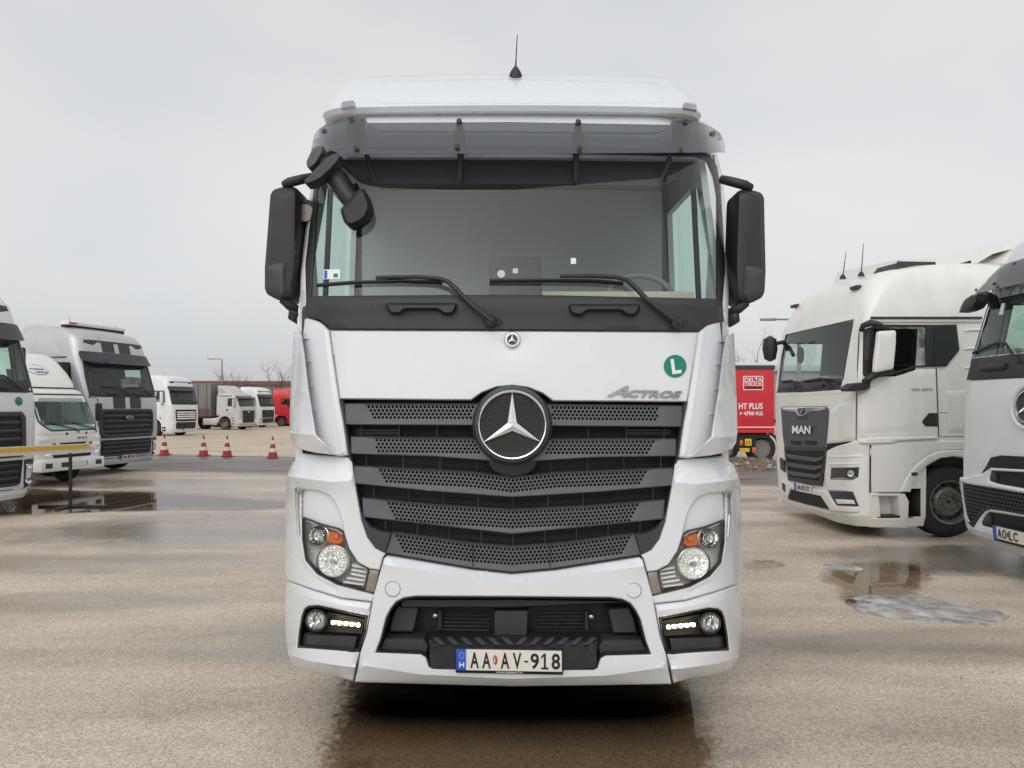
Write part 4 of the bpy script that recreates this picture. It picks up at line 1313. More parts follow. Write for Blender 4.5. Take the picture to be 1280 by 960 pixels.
# ---- corner panels with wind deflectors
for S, sg in zip(SIDES, (-1, 1)):
    cp = patch('corner_panel', W_, truck, TM, S([(374.5, 398.5), (380, 396.8), (391, 399.4), (400, 402.5), (406, 407), (412, 413), (418, 456), (424.8, 501), (429.5, 525), (432.5, 545), (435.5, 569), (425, 570), (400, 566), (389, 545), (383, 512), (376, 470), (372, 430)]),
               th=.05, bev=.012, bw=1.8, dv=-.003, lines=[S([(405, 410, -.012), (410.5, 456, -.014), (420, 520, -.014), (428, 566, -.01)])])
    df = patch('wind_deflector', W_, truck, TM, S([(366.6, 411, -.02), (371, 413.5, -.05), (376, 418, -.075), (380, 445, -.09), (384.4, 484, -.095), (389.4, 515, -.095), (394, 543.4, -.10), (407, 556, -.075), (421, 568, -.02), (410, 567.8, -.02), (395, 566, -.03), (381.5, 563.2, -.03), (368, 557.5, -.03), (363.8, 550, -.03), (361.8, 538, -.02), (362.8, 500, -.02), (364.6, 456, -.02)]),
               th=.02, bev=.006, bw=1.2, back=True, lines=[S([(362.6, 541, -.045), (378, 543, -.085), (392, 543.6, -.10)])])
    for (x, y) in ((381.8, 422), (384.5, 451), (387.5, 482), (391.5, 513)):
        patch('louvre', W_, df, TM, S([(x - 4, y), (x + 3.2, y + .3), (x + 3.2, y + 1.6), (x - 4, y + 1.8)]), th=.05, dv=-.02)

    # ---- lower corner with the headlight
    lc = patch('lamp_surround', W_, truck, TM, S([(366.5, 577.5, .05), (379, 566.5, .10), (410, 569.5, .05), (436, 571, .03), (440, 578.5, 0), (446, 615, 0), (452, 650, 0), (459.5, 672, 0), (469.5, 685.5, 0), (482, 692, 0), (478.5, 697, 0), (474.3, 712.6, 0), (462, 711, 0), (447.5, 703.5, 0), (436, 685.5, 0), (430.4, 667, 0), (428.2, 655, 0), (424.5, 641, 0), (418.5, 628, 0), (411, 619, 0), (399, 613.5, 0), (379.5, 611.5, .005), (377, 614, .01), (377, 646, .01), (377.3, 675, .005), (381.5, 701, 0), (396, 718, 0), (421, 731, 0), (455, 740, 0), (468, 744, 0), (465.4, 752, 0), (427, 747.3, 0), (390, 736, 0), (359, 725, 0), (356.5, 715, 0), (356.8, 640, 0), (358, 600, .0), (361, 588, .015)]),
               th=.05, bev=.008, bw=1.5, lines=[S([(360.5, 595, -.03), (385, 599, -.035), (415, 602.5, -.03), (439, 600.5, -.02)]),
                                               S([(368, 606, .01), (372, 660, .01), (378, 700, .01), (392, 722, .008), (420, 737, .008)])])
    patch('lamp_recess', W_, lc, TM, S([(376, 608), (400, 610), (414, 616), (424, 630), (431, 655), (434, 672), (421, 664), (398, 657), (376, 649)]), th=.02, dv=.035)
    # head lamp
    HL = [(377.6, 646.8), (400, 655.4), (422, 661), (429.4, 666), (435.2, 685), (447, 703.8), (461, 711.2), (455.4, 738.6), (421, 730), (396.6, 717), (382.3, 700), (378.2, 675)]
    hl = patch('headlight', M_['lampbed'], truck, TM, S(HL), th=.05, dv=.092, bev=-.075, bw=3.0)
    patch('headlight_seal', B_, hl, TM, S(HL), holes=[S(fillet(inset(HL, .9), 2))], th=.04, dv=.002)
    T = I if sg < 0 else M
    rings('side_lamp', M_['lampchrome'], hl, TM, T((397.5, 669.5)), [(12.6, .03), (12, .02), (10.5, .055), (8, .07), (7.4, .04), (6.2, .035), (5, .065), (2.5, .07), (2, .04), (.5, .038)], 30, flute=.002, ang=6)
    rings('lamp_ring', M_['satin'], hl, TM, T((397.5, 669.5)), [(14.5, .05), (14, .018), (12.4, .014), (11.8, .03)], 28, cap=False)
    rings('main_lamp', M_['lampchrome'], hl, TM, T((416.5, 702)), [(19.6, .03), (18.8, .02), (17.2, .036), (13.5, .058), (9, .070), (5, .072), (4.5, .040), (2, .036)], 44, flute=.0035, ang=4)
    rings('lamp_ring', M_['satin'], hl, TM, T((416.5, 702)), [(21.5, .055), (21, .015), (19.2, .010), (18.4, .02)], 36, cap=False)
    rings('bulb_cap', M_['satin'], hl, TM, T((419, 701.5)), [(3.4, .05), (3.2, .03), (1, .026)], 14)
    patch('indicator', M_['orange'], hl, TM, S([(408.5, 662.5), (421, 665.5), (427.5, 668), (429.5, 677), (424, 681.5), (411, 679.5), (407, 672)]), th=.03, bev=.01, dv=.02, r=2)
    rings('indicator_bulb', M_['orange'], hl, TM, T((419.5, 671)), [(4, .012), (3.5, .006), (1, .004)], 12)
    for k in range(6):
        y0 = 706 + k * 5.2
        xa, xb = 438.5 - k * .6 - max(0, k - 2) * 4.2, 460 - k * 1.2
        patch('lamp_fin', M_['fin'], hl, TM, S([(xa + 1, y0 - 1.2), (xb, y0 + 3.0 - 0.4), (xb - .8, y0 + 6.2), (xa, y0 + 2.6)]), th=.03, bev=.012, bw=1.0, dv=.03)
    patch('lens', M_['clear'], hl, TM, S(inset(HL, 1.0)), th=0, dv=.004)
    patch('side_reflector', M_['brownrefl'], truck, TM, S([(461.6, 712.2), (473.8, 713.8), (468.2, 740.6), (456, 738)]), th=.04, dv=.006, bev=.004)
    tube_on('washer_jet', M_['satin'], truck, TM, [T((371, 613, -.01)), T((371.8, 640, .0)), T((374, 668, .0))], .010, 7)
    rings('washer_head', M_['satin'], truck, TM, T((372, 612.5)), [(4, .01), (3.4, -.02), (1, -.025)], 12)

    # ---- bumper corner with the fog lamp
    FG = [(386, 757.2), (398, 756.6), (460, 769.5), (457, 790), (449.5, 815.8), (371.5, 810), (373.5, 790), (377, 770), (380.5, 761)]
    bc = patch('bumper_corner', W_, truck, TM, S([(359.3, 727, 0), (390, 737.6, 0), (427, 748.9, 0), (464.6, 753.6, 0), (457, 792, 0), (449, 817, 0), (441, 851, .05), (432, 848.5, .06), (422, 845, .07), (400, 842, .07), (385, 839, .065), (367, 830, .05), (360, 818, .01), (356.6, 790, 0), (356.4, 740, 0)]),
               holes=[S(FG)], th=.05, bev=.008, bw=1.5, lines=[S([(361, 818, -.008), (385, 826, -.012), (430, 833, -.012), (444, 834, -.010)]), S([(358.5, 736, -.012), (392, 748, -.014), (430, 757, -.012), (460, 761, -.010)])])
    fb = patch('fog_lamp_bay', M_['void'], truck, TM, S(FG), th=.03, dv=.085, bev=-.08, bw=2.5)
    patch('bay_lip', B_, fb, TM, S(FG), holes=[S(fillet(inset(FG, 2.6), 3))], th=.06, dv=.006, bev=.006, bw=1)
    patch('lower_filler', M_['slat2'], fb, TM, S([(379.5, 791.5), (448, 794.5), (443, 814.5), (375, 809)]), th=.05, bev=.012, bw=1.5, dv=.045)
    rings('fog_lamp', B_, fb, TM, T((395.6, 775.6)), [(14.5, .07), (14, .0), (12.6, -.006), (11.4, .0), (11.2, .03)], 30, cap=False)
    rings('fog_reflector', M_['lampchrome'], fb, TM, T((395.4, 775.2)), [(11.4, .012), (9.5, .035), (5.5, .05), (4.5, .025), (1, .023)], 30, flute=.003, ang=6)
    rings('fog_lens', M_['clear'], fb, TM, T((395.4, 775.2)), [(11.6, .006), (8, -.001), (2, -.004)], 26)
    patch('led_housing', M_['ledbed'], fb, TM, S([(409, 765), (456, 774), (452, 792), (409, 789)]), th=.03, dv=.055, bev=-.02, bw=3)
    patch('led_strip', M_['lampchrome'], fb, TM, S([(411.5, 775.0), (414, 774.2), (451, 778.6), (450, 784.6), (414, 781.2), (411.5, 779.5)]), th=.02, dv=.03, bev=.004, bw=1, r=1)
    for k in range(5):
        x = 416.5 + k * 7.8
        rings('led', M_['led'], fb, TM, T((x, 778 + k * .8)), [(2.7, .03), (2.3, .018), (.5, .014)], 12)

# ---- middle bumper
OPL = [(469, 816, 0), (475.5, 799, 0), (482.5, 772, 0), (488, 761, 0), (495, 752, 0), (505, 747, 0), (520, 745, 0), (640, 745.5, 0)]
OPB = [(640, 838, 0), (570, 837, 0), (541, 836.5, 0), (536, 834, 0), (534, 827, 0), (532, 822, 0), (526, 818.5, 0)]
op_hole = [p[:2] for p in sym(OPL) + [M(p) for p in reversed(OPB) if p[0] < 632] + OPB]
bumper = patch('bumper', W_, truck, TM, sym([(444, 852.5, .05), (450.5, 816.5, 0), (458.6, 792, 0), (467.2, 745, 0), (475.8, 713, 0), (479.8, 698, .01), (484, 693.5, .03), (590, 711.5, .03), (640, 717, .03)]) + [(640, 857.8, .06)],
               holes=[op_hole], th=.05, bev=.006, bw=1.4,
               lines=[sym([(479.5, 706, -.014), (560, 717, -.018), (640, 729, -.022)]), sym([(447.3, 831, -.004), (525, 843.0, -.006), (640, 848.5, -.006)])])
rcs = patch('lower_intake', M_['void'], truck, TM, sym([p[:2] for p in OPL]) + [M(p[:2]) for p in reversed(OPB) if p[0] < 632] + [p[:2] for p in OPB], th=.02, dv=.20, bev=-.19, bw=4, step=16)
patch('intake_lip', B_, rcs, TM, op_hole, holes=[fillet(inset(op_hole, 2.6), 4)], th=.05, dv=.006, bev=.006, bw=1)
for S in SIDES:
    patch('side_duct', M_['slat2'], rcs, TM, S([(490, 772), (496, 757), (524, 759), (517, 790), (486, 790)]), th=.10, dv=.11, bev=.01)
    patch('step_wing', M_['slat2'], rcs, TM, S([(481, 797), (530, 797.5), (536, 806), (534, 819), (472, 815)]), th=.10, dv=.05, bev=.012)
    T = I if S is SIDES[0] else M
    for k in range(7):
        tube_on('radiator_fin', M_['darksteel'], rcs, TM, [T((545, 764 + k * 4.6, .18)), T((612, 765 + k * 4.6, .18))], .004, 5)
    tube_on('hose_fitting', M_['darksteel'], rcs, TM, [T((550, 762, .16)), T((550, 786, .16))], .012, 8)
    rings('hose_fitting', M_['satin'], rcs, TM, T((544, 770)), [(3.5, .16), (3, .14), (1, .135)], 10)
patch('centre_block', M_['slat2'], rcs, TM, [(617, 762), (661, 762), (659, 797), (617, 797)], th=.12, dv=.10, bev=.012)
patch('top_bar', B_, rcs, TM, sym([(500, 752), (508, 748.5), (640, 748.5)]) + [(640, 760), (502, 760)], th=.08, dv=.06, bev=.02)
# bumper step: ribbed tread on top, block below holding the plate
blk = patch('bumper_step', B_, rcs, TM, sym([(537, 834), (536, 806), (534, 798, .05), (640, 797, .05)]) + [(640, 837.5), (542, 836.5)], th=.12, dv=-.012, bev=.012, bw=2,
            lines=[sym([(543, 807, 0), (640, 807.5, 0)])])
for k in range(12):
    x = 541 + k * 17.2
    dx = 9 if k < 6 else -9
    xs = x if k < 6 else x + 9
    patch('tread_rib', M_['slat'], blk, TM, [(xs, 797.6, .052), (xs + 6.5, 797.6, .052), (xs + 6.5 + dx, 806, .0), (xs + dx, 806, .0)], th=.012, dv=-.022)
# number plate
PQ = lambda a, b: (570.5 + a * 131.5 + b * .3, 811.5 + a * 2.3 + b * 26.0)     # plate coordinates
plf = patch('plate_holder', B_, truck, TM, [(568, 808.5), (703.5, 811), (703.8, 843.5), (569.5, 841)], th=.03, bev=.006, dv=-.030, r=1.5)
pl = patch('number_plate', M_['plate'], plf, TM, [PQ(0.09, 0), PQ(1, 0), PQ(1, 1), PQ(0.09, 1)], th=.004, dv=-.036)
patch('euro_band', M_['blue'], plf, TM, [PQ(0, 0), PQ(.1, 0), PQ(.1, 1), PQ(0, 1)], th=.004, dv=-.036)
def ptx(s, a0, a1, b0, b1, m, dv=-.0365):
    text_on('lettering', s, m, pl, TM, [PQ(a0, b1), PQ(a1, b1), PQ(a1, b0), PQ(a0, b0)], dv, .0012, 0, .022)
ptx('H', .026, .072, .62, .86, M_['whiteprint'])
for k in range(12):
    a = k * math.pi / 6
    c = PQ(.049 + .022 * math.cos(a), .30 + .14 * math.sin(a))
    rings('star_mark', M_['amber'], pl, TM, c, [(.55, -.0362), (.5, -.0372)], 5)
for s, a in (('A', .13), ('A', .243), ('A', .42), ('V', .535), ('9', .703), ('8', .903)):
    ptx(s, a, a + .082, .13, .90, M_['ink'])
patch('lettering', M_['ink'], pl, TM, [PQ(.803, .30), PQ(.833, .13), PQ(.850, .13), PQ(.850, .81), PQ(.872, .81), PQ(.872, .90), PQ(.806, .90), PQ(.806, .81), PQ(.830, .81), PQ(.830, .27), PQ(.808, .39)], th=.001, dv=-.0375)
ptx('-', .644, .682, .50, .58, M_['ink'])
cr = patch('crest', M_['emblem'], pl, TM, [PQ(.348, .36), PQ(.358, .30), PQ(.368, .22), PQ(.378, .30), PQ(.39, .36), PQ(.392, .55), PQ(.385, .66), PQ(.37, .74), PQ(.355, .66), PQ(.346, .55)], th=.001, dv=-.0372)
patch('crest_mark', M_['whiteprint'], pl, TM, [PQ(.358, .42), PQ(.366, .42), PQ(.366, .62), PQ(.358, .58)], th=.001, dv=-.0380)
text_on('lettering', 'www.pappas.hu', M_['whiteprint'], plf, TM, [(620, 842.2), (653, 842.6), (653, 838.8), (620, 838.4)], -.031, .0006)
for T in T1:
    rings('cover_gap', M_['slat2'], bumper, TM, T((491, 736.2)), [(9.6, .004), (9.6, -.009), (9.1, -.009)], 40, cap=False)
    rings('tow_cover', W_, bumper, TM, T((491, 736.2)), [(9.1, -.004), (8.9, -.0105), (1, -.011)], 40)

# ---- mirrors
TF = Tr((0, Y0, 0), 0, lambda u, w: 0 * u + .50, tn=2.5, tf=8)
for S, sg in zip(SIDES, (-1, 1)):
    T = I if sg < 0 else M
    mi = patch('mirror', B_, truck, TF, S([(338, 243), (342, 237), (352, 234), (366, 233), (373, 236.5), (374, 243), (373, 290), (372, 330), (370.5, 345), (367.5, 366), (364, 374), (357, 376.5), (345, 374), (334, 368), (331, 361), (331, 335), (334.5, 290)]),
               th=.17, bev=.035, bw=5, dv=-.05, back=True, r=3, lines=[S([(362, 240, -.012), (361, 300, -.012), (359, 366, -.012)])])
    patch('mirror_cover', M_['slat2'], mi, TF, S([(332, 334), (345, 329), (357, 329), (358, 366), (351, 372), (344, 371.5), (335, 366), (332.5, 360)]), th=.05, bev=.012, bw=4, dv=-.076, r=3)
    patch('mirror_glass', M_['mirror'], mi, Loc(lambda x, y: 0 * x + .62, 0), [(p[0], p[2]) for p in [TF.P(*q, .1) for q in ([T((340, 244)), T((368, 244)), T((364, 366)), T((336, 362))])]], th=.004, dv=.012)
    tube_on('mirror_arm', B_, truck, TF, [T((356, 231, .0)), T((362, 228, -.02)), T((378, 224, .0)), T((392, 221, .06))], [.026, .028, .028, .026], 10)
    tube_on('mirror_arm', B_, truck, TF, [T((354, 374, .0)), T((362, 382, .0)), T((372, 388, .04)), T((380, 391, .08))], [.03, .028, .03, .03], 10)
    tube_on('arm_foot', B_, truck, TF, [T((364, 388, -.04)), T((366, 394, -.03)), T((374, 399, .02)), T((380, 400, .08))], [.014, .034, .034, .02], 10)
# kerb mirror seen behind the left pillar
km = rings('kerb_mirror', B_, truck, Tr((0, Y0, 0), 0, lambda u, w: 0 * u + .55, tn=2.5, tf=8), (381.5, 263), [(13.5, .08), (14, .02), (12.5, 0)], 24)
rings('mirror_glass', M_['brownrefl'], km, Tr((0, Y0, 0), 0, lambda u, w: 0 * u + .55, tn=2.5, tf=8), (381.0, 266), [(11, .0), (10.8, -.006)], 24)
# front mirror on its stalk at the upper left corner of the windscreen
TS = Tr((0, Y0, 0), 0, lambda u, w: 0 * u + .30, tn=2.5, tf=8)
fm = tube_on('front_mirror', B_, truck, TS, [(409, 206, .06), (414, 214, .03), (424, 229, .0), (434, 245, -.02), (443, 256, -.02)], [.055, .058, .052, .048, .05], 14)
patch('mirror_base', M_['slat2'], fm, TS, [(380, 226), (386, 220), (402, 203), (417, 191.5), (426.5, 194.5), (424, 202), (414, 213), (402, 224), (391, 229.5), (382, 231)], th=.09, bev=.02, bw=3, dv=-.09, back=True, r=2)
patch('mirror_base', M_['slat'], fm, TS, [(383, 202), (390, 187), (396, 182.5), (404, 182), (405.5, 190), (396, 206), (388, 212), (384, 209)], th=.10, bev=.02, bw=3, dv=.0, back=True, r=2)
hdm = patch('mirror_head', B_, fm, TS, [(425, 262), (433, 253), (444, 240), (453, 234.5), (458, 240), (463, 254), (463, 262), (457.5, 273), (448, 280), (438, 283.5), (430.5, 279)], th=.10, bev=.03, bw=4, dv=-.10, back=True, r=3)

# ---- the rest of the cab and chassis (side walls with doors, interior, wheels)
def Fside(y, w): return 0 * y + np.interp(w, [0, 2.4, 3.3, 3.6, 3.8, 3.98], [1.252, 1.252, 1.215, 1.18, 1.10, .98])
for sd in (-1, 1):
    LS = Loc(Fside, sd)
    LS.step = .18
    win = [(.78, 2.42), (.66, 2.72), (.88, 3.22), (1.72, 3.24), (1.74, 2.52)]
    patch('side_panel', W_, truck, LS, [(.40, .95), (.46, 2.3), (.66, 2.9), (.80, 3.4), (.84, 3.54), (2.3, 3.54), (2.3, .95), (1.75, .95), (1.7, 1.25), (1.5, 1.42), (1.1, 1.42), (.9, 1.25), (.85, .95)],
          holes=[win], th=.04, bev=.006)
    dr = patch('door', W_, truck, LS, [(.70, 1.45), (.68, 2.2), (.62, 2.34), (1.80, 2.44), (1.82, 1.5)], th=.02, dv=-.012, bev=.006)
    patch('handle', B_, dr, LS, [(1.58, 2.02), (1.76, 2.02), (1.76, 2.12), (1.62, 2.12)], th=.02, dv=-.035, bev=.008)
    patch('side_window', M_['sideglass'], truck, LS, win, th=0, dv=.01)
    patch('window_divider', B_, truck, LS, [(1.02, 2.44), (1.05, 2.44), (1.07, 3.23), (1.04, 3.23)], th=.03, dv=.0)
    patch('bumper_side', W_, truck, LS, [(.36, .42), (.36, 1.45), (.62, 1.42), (.64, .42)], th=.05, dv=.005, bev=.006)
    patch('step_board', M_['slat2'], truck, LS, [(.64, .40), (.64, 1.40), (.84, 1.30), (.84, .40)], th=.2, dv=.03)
    wheel(truck, sd * 1.03, 1.42, .50, .34, sd)
    for dx in (0, .36):
        wheel(truck, sd * (1.05 - dx), 5.0, .50, .29, sd, steer=False)
    MB().box(min(sd * .38, sd * .46), max(sd * .38, sd * .46), .6, 6.2, .72, .98, .01).build('chassis_rail', M_['chassis'], truck)
MB().add([(-1.22, 2.27, .95), (1.22, 2.27, .95), (1.22, 2.27, 2.5), (1.17, 2.27, 3.54), (-1.17, 2.27, 3.54), (-1.22, 2.27, 2.5)], [tuple(range(6))]).build('rear_wall', W_, truck)
MB().box(-.9, .9, .35, 2.2, .55, 1.15, .03).box(-1.2, 1.2, .5, 2.25, 1.42, 1.52).box(-.95, .95, .25, .40, .42, 1.0).box(-.62, .62, .45, 3.2, .30, .95, .05).box(-1.2, 1.2, 4.25, 4.30, .16, 1.0).box(-1.2, 1.2, 2.05, 2.10, .2, .95).box(-1.2, -.8, .62, .80, .3, 1.1).box(.8, 1.2, .62, .80, .3, 1.1).build('underbody_and_light_blocks', M_['chassis'], truck)  # underbody plus unseen full-width flaps added to keep light from showing beneath
MB().tube([(-.9, 1.42, .52), (.9, 1.42, .52)], .07, 12).box(-.5, .5, 4.6, 5.4, .4, .62, .03).build('axle', M_['chassis'], truck)
MB().lathe([(.32, -.5), (.34, -.45), (.34, .45), (.32, .5)], 24, 'y', (-1.0, 3.3, .72)).lathe([(.32, -.5), (.34, -.45), (.34, .45), (.32, .5)], 24, 'y', (1.0, 3.3, .72)).build('fuel_tank', M_['tank'], truck)
MB().box(-.45, .45, 4.4, 5.6, 1.02, 1.14, .02).lathe([(.5, 1.14), (.5, 1.20), (.2, 1.21)], 20, 'z', (0, 5.0, 0)).build('fifth_wheel', M_['chassis'], truck)
# interior
inn = MB().box(-1.18, 1.18, .95, 1.5, 1.56, 1.62).box(-1.15, 1.15, 2.20, 2.25, 1.55, 3.6).box(-1.14, 1.14, .75, 2.24, 3.44, 3.48).build('cab_lining', M_['trim'], truck)
cv, cf = [], []
for i in range(61):
    x = -1.14 + 2.28 * i / 60
    y = 1.70 + .05 * (x / 1.14) ** 2 + .002 * math.sin(i * 1.1)
    cv += [(x, y, 2.0), (x, y, 3.42)]
for i in range(60): cf.append((2 * i, 2 * i + 2, 2 * i + 3, 2 * i + 1))
mesh('curtain', cv, cf, M_['curtain'], truck, 60)
MB().box(-1.18, 1.18, 1.55, 2.2, 2.2, 2.38, .05).build('bunk', M_['trim'], truck)
db = MB().box(-1.18, 1.18, .28, .72, 1.7, 2.36, .04).build('dashboard', M_['trimd'], truck)
MB().box(-.44, -.08, .30, .52, 2.362, 2.40, .006).build('dashboard_tray', M_['beige'], db)
MB().box(.12, 1.06, .46, .56, 2.34, 2.46, .012).build('dashboard_shelf', M_['beige'], db)
for x in (-.72, .66):
    st = MB().box(x - .26, x + .26, .95, 1.45, 1.7, 1.85, .05).build('seat', M_['trimd'], truck)
    MB().box(x - .25, x + .25, 1.40, 1.54, 1.82, 2.40, .06).build('backrest', M_['trimd'], st)
    MB().box(x - .14, x + .14, 1.42, 1.52, 2.40, 2.56, .05).build('headrest', M_['trimd'], st)
sw = MB()
pts = []
for k in range(33):
    a = 2 * math.pi * k / 32
    pts.append((.80 + .20 * math.cos(a), .74 + .20 * math.sin(a) * .62, 2.47 + .20 * math.sin(a) * .76))
sw.tube(pts, .018, 8, cap=False)
sw.tube([(.61, .74, 2.46), (.80, .72, 2.44), (.99, .74, 2.46)], .02, 6).tube([(.80, .74, 2.45), (.80, .62, 2.2)], .035, 8)
sw.build('steering_wheel', M_['wheelgrey'], truck)

# ================================================================== THE OTHER TRUCKS
def common(t, cab, paint, wheels=(1.42, 5.0), hw=1.25, tank=True, chassis=6.2, r=.50):
    """running gear shared by the tractors"""
    for sd in (-1, 1):
        wheel(t, sd * (hw - .20), wheels[0], r, .33, sd)
        for x in wheels[1:]:
            wheel(t, sd * (hw - .18), x, r, .30, sd, steer=False)
            wheel(t, sd * (hw - .52), x, r, .30, sd, steer=False)
    u = MB()
    for sd in (-1, 1):
        u.box(min(sd * .36, sd * .46), max(sd * .36, sd * .46), .5, chassis, .70, .98)
    u.box(-.6, .6, .35, 2.2, .40, 1.1, .04).box(-1.1, 1.1, .30, .42, .32, .9)
    u.tube([(-hw + .3, wheels[0], r), (hw - .3, wheels[0], r)], .07, 8)
    u.build('chassis', M_['chassis'], t)
    if tank:
        for sd in (-1, 1):
            MB().box(min(sd * .55, sd * 1.18), max(sd * .55, sd * 1.18), 2.2, 3.6, .42, 1.0, .10).build('fuel_tank', M_['tank'], t)
    MB().box(-.45, .45, wheels[-1] - .6, wheels[-1] + .5, 1.0, 1.12, .02).build('fifth_wheel', M_['chassis'], t)

def interior(t, zf, back, hw, v0=.5, zd=2.05):
    MB().box(-hw + .06, hw - .06, v0 - .15, v0 + .40, zf, zd, .04).build('dashboard', M_['trimd'], t)
    MB().box(-hw + .05, hw - .05, v0, back - .05, zf - .08, zf - .03).build('cab_floor', M_['trimd'], t)
    for x in (-.6, .6):
        s = MB().box(x - .24, x + .24, v0 + .65, v0 + 1.1, zf, zf + .45, .05).build('seat', M_['trimd'], t)
        MB().box(x - .23, x + .23, v0 + 1.05, v0 + 1.18, zf + .4, zf + 1.05, .05).build('backrest', M_['trimd'], s)
        MB().box(x - .13, x + .13, v0 + 1.07, v0 + 1.16, zf + 1.07, zf + 1.27, .04).build('headrest', M_['trimd'], s)
    pts = [(.6 + .22 * math.cos(2 * math.pi * k / 20), v0 + .50 + .12 * math.sin(2 * math.pi * k / 20), zd + .12 + .16 * math.sin(2 * math.pi * k / 20)) for k in range(21)]
    MB().tube(pts, .016, 6, cap=False).tube([(.6, v0 + .5, zd + .1), (.6, v0 + .25, zd - .2)], .03, 6).build('steering_wheel', M_['trimd'], t)

def side_mirrors(t, F, z0, z1, u0, u1, v, m=None, cover=None):
    for sd in (-1, 1):
        a, b = sorted((sd * u0, sd * u1))
        mo = MB().box(a, b, v, v + .14, z0, z1, .035).build('mirror', m or M_['black'], t)
        MB().box(a + .02, b - .02, v + .141, v + .146, z0 + .04, z1 - .04).build('mirror_glass', M_['mirror'], mo)
        MB().tube([(sd * (u0 - .16), v + .12, z1 + .02), (sd * (u0 + u1) / 2, v + .07, z1 + .04), (sd * (u0 + u1) / 2, v + .07, z1 - .02)], .022, 8).tube([(sd * (u0 - .14), v + .12, z0 - .06), (sd * (u0 + u1) / 2, v + .07, z0 - .04), (sd * (u0 + u1) / 2, v + .07, z0 + .02)], .024, 8).build('mirror_arm', M_['black'], t)

